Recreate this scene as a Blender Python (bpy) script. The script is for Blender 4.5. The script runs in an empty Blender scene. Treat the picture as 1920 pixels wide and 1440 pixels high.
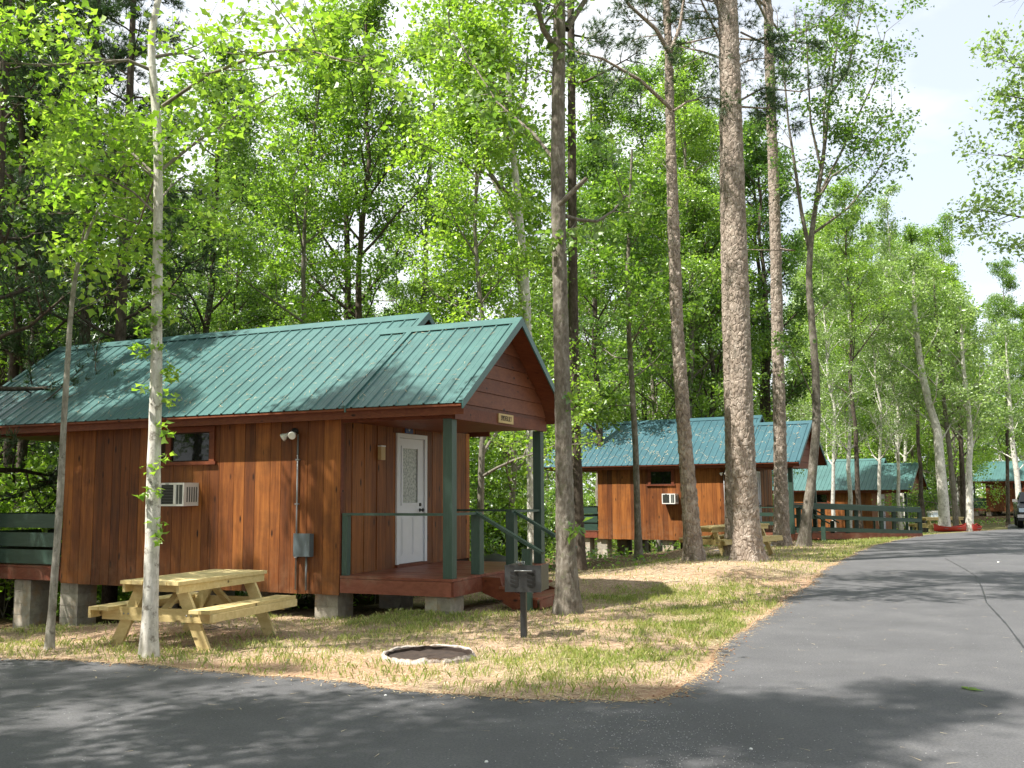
import bpy, bmesh, math, random
import numpy as np
from mathutils import Vector, Matrix
random.seed(7)
RNG = np.random.default_rng(11)
SC = bpy.context.scene
COL = SC.collection
# ------------------------------------------------------------------ camera
FOC, PITCH, ROLL, EYE = 1839.6, 0.111, -0.007, 1.6
cam = bpy.data.cameras.new('camera')
cam.sensor_width = 36.0
cam.lens = FOC / 1920 * 36.0
cam.clip_start = 0.1
cam.clip_end = 2000
camo = bpy.data.objects.new('camera', cam)
COL.objects.link(camo)
_f = np.array([0, math.cos(PITCH), math.sin(PITCH)])
_u = np.array([0, -math.sin(PITCH), math.cos(PITCH)])
_r = np.array([1.0, 0, 0])
CR = _r * math.cos(ROLL) + _u * math.sin(ROLL)
CU = _u * math.cos(ROLL) - _r * math.sin(ROLL)
CF = _f
camo.matrix_world = Matrix(((CR[0], CU[0], -CF[0], 0), (CR[1], CU[1], -CF[1], 0), (CR[2], CU[2], -CF[2], EYE), (0, 0, 0, 1)))
SC.camera = camo
# ------------------------------------------------------------------ world, sun, exposure
SUN_TO = Vector((-0.571, -0.29, 1.0)).normalized()
world = bpy.data.worlds.new('World')
SC.world = world
world.use_nodes = True
wn = world.node_tree
wn.nodes.clear()
wo = wn.nodes.new('ShaderNodeOutputWorld')
wb = wn.nodes.new('ShaderNodeBackground')
wb.inputs['Strength'].default_value = 0.105
sky = wn.nodes.new('ShaderNodeTexSky')
sky.sky_type = 'NISHITA'
sky.sun_disc = False
sky.sun_elevation = math.asin(SUN_TO.z)
sky.sun_rotation = math.atan2(SUN_TO.x, SUN_TO.y) % (2 * math.pi)
sky.air_density = 1.0
sky.dust_density = 1.4
tc = wn.nodes.new('ShaderNodeTexCoord')
mp = wn.nodes.new('ShaderNodeMapping')
mp.inputs['Scale'].default_value = (1.0, 1.0, 2.2)
mp.inputs['Location'].default_value = (0.35, 0.1, 0.32)
nz = wn.nodes.new('ShaderNodeTexNoise')
nz.inputs['Scale'].default_value = 1.7
nz.inputs['Detail'].default_value = 7
nz.inputs['Roughness'].default_value = 0.55
cr = wn.nodes.new('ShaderNodeValToRGB')
cr.color_ramp.elements[0].position = 0.36
cr.color_ramp.elements[0].color = (0.55, 0.55, 0.55, 1)
cr.color_ramp.elements[1].position = 0.50
cr.color_ramp.elements[1].color = (1, 1, 1, 1)
mx = wn.nodes.new('ShaderNodeMix')
mx.data_type = 'RGBA'
mx.inputs['B'].default_value = (5.6, 5.8, 6.0, 1)
wn.links.new(tc.outputs['Generated'], mp.inputs['Vector'])
wn.links.new(mp.outputs['Vector'], nz.inputs['Vector'])
wn.links.new(nz.outputs['Fac'], cr.inputs['Fac'])
wn.links.new(cr.outputs['Color'], mx.inputs['Factor'])
wn.links.new(sky.outputs['Color'], mx.inputs['A'])
wn.links.new(mx.outputs['Result'], wb.inputs['Color'])
wn.links.new(wb.outputs['Background'], wo.inputs['Surface'])
sl = bpy.data.lights.new('sun', 'SUN')
sl.energy = 5.0
sl.angle = math.radians(0.53)
sl.color = (1.0, 0.95, 0.86)
slo = bpy.data.objects.new('sun', sl)
COL.objects.link(slo)
slo.rotation_euler = (-SUN_TO).to_track_quat('-Z', 'Y').to_euler()
slo.location = (-20, -10, 40)
SC.view_settings.view_transform = 'Standard'
SC.view_settings.look = 'None'
SC.view_settings.exposure = 1.12
SC.view_settings.gamma = 1.0
SC.cycles.max_bounces = 8
SC.cycles.transmission_bounces = 5
SC.cycles.transparent_max_bounces = 4
SC.cycles.caustics_reflective = False
SC.cycles.caustics_refractive = False
SC.cycles.sample_clamp_indirect = 6

# ------------------------------------------------------------------ helpers
def ray(x, y):
    return CF + CR * (x - 960) / FOC - CU * (y - 720) / FOC
def pw(x, y, Y):
    """world point seen at photo pixel (x,y) at distance Y"""
    d = ray(x, y); t = Y / d[1]
    return (d[0] * t, Y, EYE + d[2] * t)
def gp(x, y, z=0.0):
    d = ray(x, y); t = (z - EYE) / d[2]
    return (d[0] * t, d[1] * t)

class MB:
    def __init__(s): s.v = []; s.f = []; s.sm = []
    def box(s, a, b, rot=None, piv=None):
        x0, y0, z0 = a; x1, y1, z1 = b; n = len(s.v)
        P = [(x0, y0, z0), (x1, y0, z0), (x1, y1, z0), (x0, y1, z0), (x0, y0, z1), (x1, y0, z1), (x1, y1, z1), (x0, y1, z1)]
        if rot is not None:
            c = Vector(piv if piv else ((x0 + x1) / 2, (y0 + y1) / 2, (z0 + z1) / 2))
            P = [tuple(rot @ (Vector(p) - c) + c) for p in P]
        s.v += P
        s.f += [tuple(n + i for i in q) for q in ((0, 3, 2, 1), (4, 5, 6, 7), (0, 1, 5, 4), (1, 2, 6, 5), (2, 3, 7, 6), (3, 0, 4, 7))]
        s.sm += [False] * 6
        return s
    def prism(s, poly, axis, a, b):
        """poly in the two remaining axes, extruded along axis from a to b"""
        n = len(s.v); k = len(poly)
        for t in (a, b):
            for p in poly:
                q = list(p); q.insert(axis, t); s.v.append(tuple(q))
        s.f.append(tuple(n + i for i in range(k)))
        s.f.append(tuple(n + k + i for i in reversed(range(k))))
        for i in range(k):
            j = (i + 1) % k
            s.f.append((n + i, n + k + i, n + k + j, n + j))
        s.sm += [False] * (k + 2)
        return s
    def bar(s, p, q, w, h, up=(0, 0, 1)):
        p = Vector(p); q = Vector(q); d = (q - p).normalized(); u = Vector(up)
        r = d.cross(u)
        if r.length < 1e-4: r = d.cross(Vector((1, 0, 0)))
        r.normalize(); u = r.cross(d).normalized(); n = len(s.v)
        for c in (p, q):
            for a, b in ((-1, -1), (1, -1), (1, 1), (-1, 1)):
                s.v.append(tuple(c + r * (a * w / 2) + u * (b * h / 2)))
        s.f += [tuple(n + i for i in t) for t in ((0, 1, 2, 3), (7, 6, 5, 4), (0, 4, 5, 1), (1, 5, 6, 2), (2, 6, 7, 3), (3, 7, 4, 0))]
        s.sm += [False] * 6
        return s
    def tube(s, pts, rad, sides=8, cap=True):
        pts = [Vector(p) for p in pts]; n0 = len(s.v); m = len(pts)
        ref = Vector((1, 0, 0.013))
        for i, p in enumerate(pts):
            d = (pts[min(i + 1, m - 1)] - pts[max(i - 1, 0)])
            if d.length < 1e-9: d = Vector((0, 0, 1))
            d.normalize()
            a = ref - d * ref.dot(d)
            if a.length < 1e-3: a = Vector((0, 1, 0)) - d * d.y
            a.normalize(); b = d.cross(a); ref = a
            r = rad[i] if hasattr(rad, '__len__') else rad
            for k in range(sides):
                t = 2 * math.pi * k / sides
                s.v.append(tuple(p + a * (math.cos(t) * r) + b * (math.sin(t) * r)))
        for i in range(m - 1):
            for k in range(sides):
                k2 = (k + 1) % sides; o = n0 + i * sides
                s.f.append((o + k, o + k2, o + sides + k2, o + sides + k)); s.sm.append(True)
        if cap and sides > 2:
            s.f.append(tuple(n0 + k for k in reversed(range(sides))))
            s.f.append(tuple(n0 + (m - 1) * sides + k for k in range(sides)))
            s.sm += [False, False]
        return s
    def lathe(s, prof, sides=24, c=(0, 0, 0), axis='z'):
        n0 = len(s.v)
        for (r, z) in prof:
            for k in range(sides):
                t = 2 * math.pi * k / sides
                a, b = r * math.cos(t), r * math.sin(t)
                if axis == 'z': q = (a, b, z)
                elif axis == 'y': q = (a, z, b)
                else: q = (z, a, b)
                s.v.append((c[0] + q[0], c[1] + q[1], c[2] + q[2]))
        for i in range(len(prof) - 1):
            for k in range(sides):
                k2 = (k + 1) % sides; o = n0 + i * sides
                s.f.append((o + k, o + k2, o + sides + k2, o + sides + k)); s.sm.append(True)
        return s
    def mesh(s, name, mat):
        me = bpy.data.meshes.new(name)
        me.from_pydata(s.v, [], s.f)
        me.polygons.foreach_set('use_smooth', s.sm)
        if mat: me.materials.append(mat)
        me.update()
        return me
    def build(s, name, mat, parent=None, kind=None, label=None, fixn=True):
        me = s.mesh(name, mat)
        if fixn:
            bm = bmesh.new(); bm.from_mesh(me); bmesh.ops.recalc_face_normals(bm, faces=bm.faces); bm.to_mesh(me); bm.free()
        o = bpy.data.objects.new(name, me); COL.objects.link(o)
        if parent: o.parent = parent
        if kind: o['kind'] = kind
        if label: o['label'] = label
        return o

def npmesh(name, V, F, mat, k):
    """fast mesh from numpy arrays; F is (n,k)"""
    me = bpy.data.meshes.new(name)
    V = np.ascontiguousarray(V, dtype=np.float32); F = np.ascontiguousarray(F, dtype=np.int32)
    me.vertices.add(len(V)); me.vertices.foreach_set('co', V.ravel())
    me.loops.add(F.size); me.loops.foreach_set('vertex_index', F.ravel())
    me.polygons.add(len(F))
    me.polygons.foreach_set('loop_start', np.arange(0, F.size, k, dtype=np.int32))
    me.polygons.foreach_set('loop_total', np.full(len(F), k, dtype=np.int32))
    me.update(calc_edges=True)
    me.materials.append(mat)
    return me
def link(name, me, parent=None, kind=None):
    o = bpy.data.objects.new(name, me); COL.objects.link(o)
    if parent: o.parent = parent
    if kind: o['kind'] = kind
    return o
def tag(o, label, cat, group=None):
    o['label'] = label; o['category'] = cat
    if group: o['group'] = group
    return o
def empty(name, loc=(0, 0, 0), rz=0.0, label=None, cat=None, group=None):
    o = bpy.data.objects.new(name, None); COL.objects.link(o)
    o.location = loc; o.rotation_euler = (0, 0, rz); o.empty_display_size = 0.2
    if label: tag(o, label, cat, group)
    return o
def copy_tree(o, parent=None):
    c = o.copy(); COL.objects.link(c)
    if parent: c.parent = parent
    for ch in list(o.children): copy_tree(ch, c)
    return c

# hash value noise
def _h(ix, iy, seed=0):
    a = (ix.astype(np.int64) * 374761393 + iy.astype(np.int64) * 668265263 + seed * 982451653) & 0xffffffff
    a = ((a ^ (a >> 13)) * 1274126177) & 0xffffffff
    return ((a ^ (a >> 16)) & 0xffff) / 65535.0
def vnoise(x, y, seed=0):
    x = np.asarray(x, float); y = np.asarray(y, float)
    ix = np.floor(x); iy = np.floor(y); fx = x - ix; fy = y - iy
    fx = fx * fx * (3 - 2 * fx); fy = fy * fy * (3 - 2 * fy)
    a = _h(ix, iy, seed); b = _h(ix + 1, iy, seed); c = _h(ix, iy + 1, seed); d = _h(ix + 1, iy + 1, seed)
    return (a * (1 - fx) + b * fx) * (1 - fy) + (c * (1 - fx) + d * fx) * fy
def fbm(x, y, seed=0, o=4):
    t = 0; w = .5; n = 0
    for i in range(o):
        t = t + w * vnoise(x * 2 ** i, y * 2 ** i, seed + i); n += w; w *= .5
    return t / n

# ------------------------------------------------------------------ materials
def nmat(name):
    m = bpy.data.materials.new(name); m.use_nodes = True; nt = m.node_tree
    return m, nt, nt.nodes['Principled BSDF']
def N(nt, typ, **kw):
    n = nt.nodes.new(typ)
    for k, v in kw.items():
        if k in n.inputs: n.inputs[k].default_value = v
        else: setattr(n, k, v)
    return n
def ramp(nt, fac, stops):
    r = nt.nodes.new('ShaderNodeValToRGB'); e = r.color_ramp.elements
    e[0].position, e[0].color = stops[0][0], (*stops[0][1], 1)
    e[1].position, e[1].color = stops[-1][0], (*stops[-1][1], 1)
    for p, c in stops[1:-1]:
        x = e.new(p); x.color = (*c, 1)
    nt.links.new(fac, r.inputs['Fac'])
    return r.outputs['Color']
def mixc(nt, fac, a, b, mode='MIX'):
    m = nt.nodes.new('ShaderNodeMix'); m.data_type = 'RGBA'; m.blend_type = mode
    for k, v in (('Factor', fac), ('A', a), ('B', b)):
        if hasattr(v, 'is_output'): nt.links.new(v, m.inputs[k])
        elif isinstance(v, tuple): m.inputs[k].default_value = (*v, 1) if len(v) == 3 else v
        else: m.inputs[k].default_value = v
    return m.outputs['Result']
def math_(nt, op, a, b=None, c=None):
    m = nt.nodes.new('ShaderNodeMath'); m.operation = op
    for i, v in enumerate((a, b, c)):
        if v is None: continue
        if hasattr(v, 'is_output'): nt.links.new(v, m.inputs[i])
        else: m.inputs[i].default_value = v
    return m.outputs[0]
def coord(nt, scale=(1, 1, 1), rot=(0, 0, 0), which='Object', rnd=0.0):
    t = nt.nodes.new('ShaderNodeTexCoord'); m = nt.nodes.new('ShaderNodeMapping')
    m.inputs['Scale'].default_value = scale; m.inputs['Rotation'].default_value = rot
    src = t.outputs[which]
    if rnd:
        oi = nt.nodes.new('ShaderNodeObjectInfo')
        va = nt.nodes.new('ShaderNodeVectorMath'); va.operation = 'ADD'
        s = math_(nt, 'MULTIPLY', oi.outputs['Random'], rnd)
        nt.links.new(src, va.inputs[0]); nt.links.new(s, va.inputs[1]); src = va.outputs[0]
    nt.links.new(src, m.inputs['Vector'])
    return m.outputs['Vector']
def bump(nt, h, bsdf, strength=.4, dist=.01):
    b = nt.nodes.new('ShaderNodeBump'); b.inputs['Strength'].default_value = strength; b.inputs['Distance'].default_value = dist
    nt.links.new(h, b.inputs['Height']); nt.links.new(b.outputs['Normal'], bsdf.inputs['Normal'])
def noise(nt, vec, scale, detail=4, rough=.55, dist=0):
    n = nt.nodes.new('ShaderNodeTexNoise'); n.inputs['Scale'].default_value = scale; n.inputs['Detail'].default_value = detail
    n.inputs['Roughness'].default_value = rough; n.inputs['Distortion'].default_value = dist
    nt.links.new(vec, n.inputs['Vector']); return n.outputs['Fac']

def wood_mat(name, dark, mid, light, axis='z', rough=.6, knots=True, var=.35, bumps=.3, wear=None):
    """stained timber with grain running along axis; each board object gets its own tone"""
    m, nt, b = nmat(name)
    sc = {'z': (1, 1, .055), 'x': (.055, 1, 1), 'y': (1, .055, 1)}[axis]
    # unit boards are scaled objects, so work in world space
    g = nt.nodes.new('ShaderNodeNewGeometry')
    oi = nt.nodes.new('ShaderNodeObjectInfo')
    off = math_(nt, 'MULTIPLY', oi.outputs['Random'], 37.0)
    va = nt.nodes.new('ShaderNodeVectorMath'); va.operation = 'ADD'
    nt.links.new(g.outputs['Position'], va.inputs[0]); nt.links.new(off, va.inputs[1])
    mp = nt.nodes.new('ShaderNodeMapping'); mp.inputs['Scale'].default_value = sc
    nt.links.new(va.outputs[0], mp.inputs['Vector'])
    f1 = noise(nt, mp.outputs['Vector'], 22, 5, .6, .6)
    f2 = noise(nt, mp.outputs['Vector'], 90, 3, .6)
    mp2 = nt.nodes.new('ShaderNodeMapping'); mp2.inputs['Scale'].default_value = tuple(max(c, .25) for c in sc)
    nt.links.new(va.outputs[0], mp2.inputs['Vector'])
    f3 = noise(nt, mp2.outputs['Vector'], 3.2, 3, .6)
    s = math_(nt, 'ADD', math_(nt, 'MULTIPLY', f1, .55), math_(nt, 'MULTIPLY', f2, .15))
    s = math_(nt, 'ADD', s, math_(nt, 'MULTIPLY', f3, .35))
    s = math_(nt, 'ADD', s, math_(nt, 'MULTIPLY', math_(nt, 'SUBTRACT', oi.outputs['Random'], .5), var))
    c = ramp(nt, s, [(.22, dark), (.48, mid), (.72, light)])
    if knots:
        mpk = nt.nodes.new('ShaderNodeMapping'); mpk.inputs['Scale'].default_value = tuple((5.5 if q == 1 else 1.7) for q in sc)
        nt.links.new(va.outputs[0], mpk.inputs['Vector'])
        vo = nt.nodes.new('ShaderNodeTexVoronoi'); vo.inputs['Scale'].default_value = 1.0
        nt.links.new(mpk.outputs['Vector'], vo.inputs['Vector'])
        k = ramp(nt, vo.outputs['Distance'], [(.06, (0, 0, 0)), (.13, (1, 1, 1))])
        c = mixc(nt, k, tuple(q * .35 for q in dark), c)
    if wear:
        c = mixc(nt, ramp(nt, noise(nt, g.outputs['Position'], 2.1, 6, .7), [(.5, (0, 0, 0)), (.7, (1, 1, 1))]), c, wear)
    if name == 'stained_siding':
        sx = nt.nodes.new('ShaderNodeSeparateXYZ'); nt.links.new(g.outputs['Position'], sx.inputs[0])
        low = nt.nodes.new('ShaderNodeMapRange'); low.inputs[1].default_value = .95; low.inputs[2].default_value = .2; low.inputs[3].default_value = 0; low.inputs[4].default_value = .8; nt.links.new(sx.outputs[2], low.inputs[0])
        spl = math_(nt, 'MULTIPLY', low.outputs[0], ramp(nt, noise(nt, g.outputs['Position'], 6, 6, .75), [(.42, (0, 0, 0)), (.68, (1, 1, 1))]))
        c = mixc(nt, math_(nt, 'MULTIPLY', spl, .7), c, (.22, .115, .06))
        c = mixc(nt, ramp(nt, noise(nt, g.outputs['Position'], 1.4, 5, .7), [(.5, (0, 0, 0)), (.72, (.45, .45, .45))]), c, (.05, .02, .010))
    nt.links.new(c, b.inputs['Base Color']); b.inputs['Roughness'].default_value = rough
    b.inputs['Specular IOR Level'].default_value = .3
    bump(nt, f1, b, bumps, .004)
    return m
def paint_mat(name, col, rough=.45, var=.12, metal=0, scale=6, bumps=.05, dirt=None):
    m, nt, b = nmat(name)
    v = coord(nt, rnd=9.0)
    f = noise(nt, v, scale, 5, .65)
    lo = tuple(c * (1 - var) for c in col); hi = tuple(min(1, c * (1 + var)) for c in col)
    c = ramp(nt, f, [(.3, lo), (.7, hi)])
    if dirt:
        c = mixc(nt, ramp(nt, noise(nt, v, scale * .7, 6, .75), [(.52, (0, 0, 0)), (.72, (.8, .8, .8))]), c, dirt)
    nt.links.new(c, b.inputs['Base Color']); b.inputs['Roughness'].default_value = rough; b.inputs['Metallic'].default_value = metal
    bump(nt, noise(nt, v, scale * 12, 3), b, bumps, .003)
    return m

M = {}
M['siding'] = wood_mat('stained_siding', (.045, .014, .006), (.16, .049, .012), (.33, .118, .027), 'z', .55, True, .3)
M['trimwood'] = wood_mat('stained_trim', (.06, .016, .008), (.13, .034, .015), (.2, .06, .024), 'x', .55, True, .12)
M['deckwood'] = wood_mat('deck_boards', (.09, .028, .017), (.19, .057, .033), (.27, .095, .06), 'x', .5, False, .2, wear=(.25, .14, .095))
M['sheath'] = paint_mat('dark_sheathing', (.03, .012, .006), .9)
M['pine_lumber'] = wood_mat('treated_pine', (.36, .26, .11), (.55, .43, .2), (.68, .56, .3), 'x', .6, True, .2, .15)
M['greenpaint'] = paint_mat('green_rail_paint', (.036, .075, .056), .5, .2, dirt=(.07, .11, .09))
M['greendark'] = paint_mat('dark_green_paint', (.022, .05, .036), .5, .2)
M['whitedoor'] = paint_mat('white_door_paint', (.66, .68, .74), .35, .03)
M['white'] = paint_mat('white_metal', (.7, .7, .68), .4, .05)
M['black'] = paint_mat('black_iron', (.026, .028, .030), .42, .3, 0, 20, .2)
M['void'] = paint_mat('void_black', (.004, .004, .004), .8)  # near-black that paints the darkness inside openings and recesses
M['grey'] = paint_mat('grey_enamel', (.11, .14, .155), .4, .1)
M['galv'] = paint_mat('galvanised_metal', (.27, .28, .29), .45, .15, .5)
M['grille'] = paint_mat('grey_grille', (.10, .11, .10), .5, .2)
M['blue'] = paint_mat('blue_plaque', (.006, .03, .16), .3, .1)
M['beige'] = paint_mat('beige_fixture', (.5, .36, .17), .5, .05)
M['sign'] = paint_mat('pale_sign_wood', (.52, .38, .17), .6, .12)
M['letters'] = paint_mat('dark_letters', (.05, .035, .02), .6)
M['red'] = paint_mat('red_plastic', (.45, .035, .025), .35, .08)
M['cooler'] = paint_mat('pale_blue_plastic', (.55, .66, .8), .4, .05)
M['rubber'] = paint_mat('tyre_rubber', (.012, .012, .012), .8)
M['carpaint'] = paint_mat('black_car_paint', (.010, .012, .016), .18, .1)
M['chrome'] = paint_mat('bright_chrome', (.6, .6, .62), .15, .02, 1.0)
M['tarp'] = paint_mat('black_cover', (.012, .013, .014), .55, .3, bumps=.5)

def roof_mat(name='teal_roof_metal', base=((.036, .098, .095), (.060, .150, .143))):
    m, nt, b = nmat(name)
    g = nt.nodes.new('ShaderNodeNewGeometry')
    f = noise(nt, g.outputs['Position'], 1.3, 6, .7)
    f2 = noise(nt, g.outputs['Position'], 30, 3, .6)
    c = ramp(nt, f, [(.3, base[0]), (.7, base[1])])
    c = mixc(nt, ramp(nt, f2, [(.66, (0, 0, 0)), (.78, (.35, .35, .35))]), c, (.17, .2, .15))
    nt.links.new(c, b.inputs['Base Color']); b.inputs['Roughness'].default_value = .42
    b.inputs['Specular IOR Level'].default_value = .5
    bump(nt, noise(nt, g.outputs['Position'], 3.0, 2), b, .25, .01)
    return m
M['roof'] = roof_mat()
M['roof_sky_tint'] = roof_mat('teal_roof_metal_sky_tint', ((.026, .078, .098), (.042, .115, .142)))  # same teal metal with the blue sky reflection painted into its base colour
def glass_dark():
    m, nt, b = nmat('dark_window_glass')
    b.inputs['Base Color'].default_value = (.006, .008, .007, 1); b.inputs['Roughness'].default_value = .03
    b.inputs['Specular IOR Level'].default_value = .4
    v = coord(nt); bump(nt, noise(nt, v, 3, 2), b, .08, .02)
    return m
M['glass'] = glass_dark()
def glass_door():
    m, nt, b = nmat('textured_door_glass')
    v = coord(nt)
    f = noise(nt, v, 26, 4, .6)
    nt.links.new(ramp(nt, f, [(.35, (.22, .25, .23)), (.65, (.5, .53, .52))]), b.inputs['Base Color'])
    b.inputs['Roughness'].default_value = .18
    bump(nt, f, b, .9, .01)
    return m
M['doorglass'] = glass_door()
def block_mat():
    m, nt, b = nmat('concrete_block')
    g = nt.nodes.new('ShaderNodeNewGeometry'); P = g.outputs['Position']
    oi = nt.nodes.new('ShaderNodeObjectInfo')
    f = noise(nt, P, 9, 6, .7); f2 = noise(nt, P, 60, 3, .6)
    c = ramp(nt, math_(nt, 'ADD', f, math_(nt, 'MULTIPLY', math_(nt, 'SUBTRACT', oi.outputs['Random'], .5), .25)), [(.3, (.27, .24, .2)), (.7, (.46, .42, .35))])
    c = mixc(nt, ramp(nt, noise(nt, P, 2.5, 5, .7), [(.5, (0, 0, 0)), (.68, (.7, .7, .7))]), c, (.42, .26, .13))
    nt.links.new(c, b.inputs['Base Color']); b.inputs['Roughness'].default_value = .9
    bump(nt, f2, b, .5, .006)
    return m
M['block'] = block_mat()
def bark_mat(name, c1, c2, c3, kind='plain', blotch=None, rough=.9):
    m, nt, b = nmat(name)
    v = coord(nt, (1, 1, .3), rnd=13.0)
    v2 = coord(nt, (1, 1, 1), rnd=13.0)
    f = noise(nt, v, 26, 6, .7, .5)
    f2 = noise(nt, v2, 5, 5, .65)
    s = math_(nt, 'ADD', math_(nt, 'MULTIPLY', f, .6), math_(nt, 'MULTIPLY', f2, .4))
    c = ramp(nt, s, [(.36, c1), (.5, c2), (.64, c3)])
    h = f
    if kind == 'pine':
        vo = nt.nodes.new('ShaderNodeTexVoronoi'); vo.feature = 'F1'; vo.inputs['Scale'].default_value = 11
        mv = coord(nt, (1, 1, .5), rnd=13.0); nt.links.new(mv, vo.inputs['Vector'])
        sep = nt.nodes.new('ShaderNodeSeparateColor'); nt.links.new(vo.outputs['Color'], sep.inputs['Color'])
        c = mixc(nt, math_(nt, 'MULTIPLY', sep.outputs[0], .5), c, (.34, .27, .22))
        vd = nt.nodes.new('ShaderNodeTexVoronoi'); vd.feature = 'DISTANCE_TO_EDGE'; vd.inputs['Scale'].default_value = 11
        nt.links.new(mv, vd.inputs['Vector'])
        e = ramp(nt, vd.outputs['Distance'], [(.0, (0, 0, 0)), (.14, (1, 1, 1))])
        h = math_(nt, 'ADD', e, math_(nt, 'MULTIPLY', f, .6))
    if blotch:
        c = mixc(nt, ramp(nt, noise(nt, v2, 9, 5, .75), [(.55, (0, 0, 0)), (.66, (1, 1, 1))]), c, blotch)
    nt.links.new(c, b.inputs['Base Color']); b.inputs['Roughness'].default_value = rough
    b.inputs['Specular IOR Level'].default_value = .2
    bump(nt, h, b, .8, .02 if kind == 'pine' else .012)
    return m
M['bark_pine'] = bark_mat('pine_bark', (.09, .07, .058), (.29, .24, .20), (.52, .465, .41), 'pine')
M['bark_oak'] = bark_mat('grey_oak_bark', (.075, .063, .05), (.17, .148, .122), (.31, .285, .25), 'plain', (.15, .15, .10))
M['bark_white'] = bark_mat('pale_lichen_bark', (.36, .34, .30), (.56, .54, .49), (.72, .70, .65), 'plain', (.22, .20, .17))
M['bark_sapling'] = bark_mat('sapling_bark', (.16, .15, .125), (.28, .265, .23), (.40, .385, .34), 'plain', (.14, .13, .105))
M['bark_dark'] = bark_mat('dark_bark', (.035, .027, .02), (.075, .06, .047), (.13, .11, .09))
M['bark_grey'] = bark_mat('thin_grey_bark', (.10, .088, .07), (.19, .17, .14), (.3, .275, .24))

def leaf_mat(name, cols, trans=.55, sat=1.0):
    """thin leaves: diffuse front, sun shining through from behind; tone differs leaf by leaf and tree by tree"""
    m, nt, b = nmat(name)
    nt.nodes.remove(b)
    out = nt.nodes['Material Output']
    g = nt.nodes.new('ShaderNodeNewGeometry'); oi = nt.nodes.new('ShaderNodeObjectInfo')
    t = coord(nt)
    s = math_(nt, 'ADD', math_(nt, 'MULTIPLY', g.outputs['Random Per Island'], .5), math_(nt, 'MULTIPLY', noise(nt, t, .8, 3, .6), .5))
    s = math_(nt, 'ADD', s, math_(nt, 'MULTIPLY', math_(nt, 'SUBTRACT', oi.outputs['Random'], .5), .3))
    c = ramp(nt, s, [(.2, cols[0]), (.5, cols[1]), (.8, cols[2])])
    d = nt.nodes.new('ShaderNodeBsdfDiffuse'); tr = nt.nodes.new('ShaderNodeBsdfTranslucent'); gl = nt.nodes.new('ShaderNodeBsdfGlossy')
    gl.inputs['Roughness'].default_value = .38; gl.inputs['Color'].default_value = (.85, .9, .85, 1)
    nt.links.new(c, d.inputs['Color'])
    c2 = mixc(nt, 1.0, c, (1.5 * sat, 1.62 * sat, .9), 'MULTIPLY')
    nt.links.new(c2, tr.inputs['Color'])
    m1 = nt.nodes.new('ShaderNodeMixShader'); m1.inputs[0].default_value = trans
    nt.links.new(d.outputs[0], m1.inputs[1]); nt.links.new(tr.outputs[0], m1.inputs[2])
    m2 = nt.nodes.new('ShaderNodeMixShader'); m2.inputs[0].default_value = .07
    nt.links.new(m1.outputs[0], m2.inputs[1]); nt.links.new(gl.outputs[0], m2.inputs[2])
    nt.links.new(m2.outputs[0], out.inputs['Surface'])
    return m
M['leaf_maple'] = leaf_mat('maple_leaves', ((.105, .20, .018), (.195, .33, .032), (.33, .46, .07)))
M['leaf_oak'] = leaf_mat('oak_leaves', ((.046, .11, .018), (.10, .19, .03), (.185, .285, .055)))
M['leaf_mid'] = leaf_mat('hardwood_leaves', ((.078, .16, .02), (.158, .27, .034), (.27, .39, .07)))
M['leaf_pale'] = leaf_mat('pale_spring_haze_leaves', ((.14, .22, .07), (.24, .34, .12), (.36, .46, .20)))  # pale leaf green, lightened further in colour to stand in for distant haze
M['needle'] = leaf_mat('pine_needles', ((.018, .045, .014), (.035, .075, .022), (.06, .11, .035)), .3)
M['grassblade'] = leaf_mat('grass_blades', ((.12, .18, .03), (.24, .30, .06), (.46, .44, .18)), .35)
M['straw'] = leaf_mat('dry_straw', ((.30, .18, .09), (.52, .395, .24), (.75, .64, .46)), .1)

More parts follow.
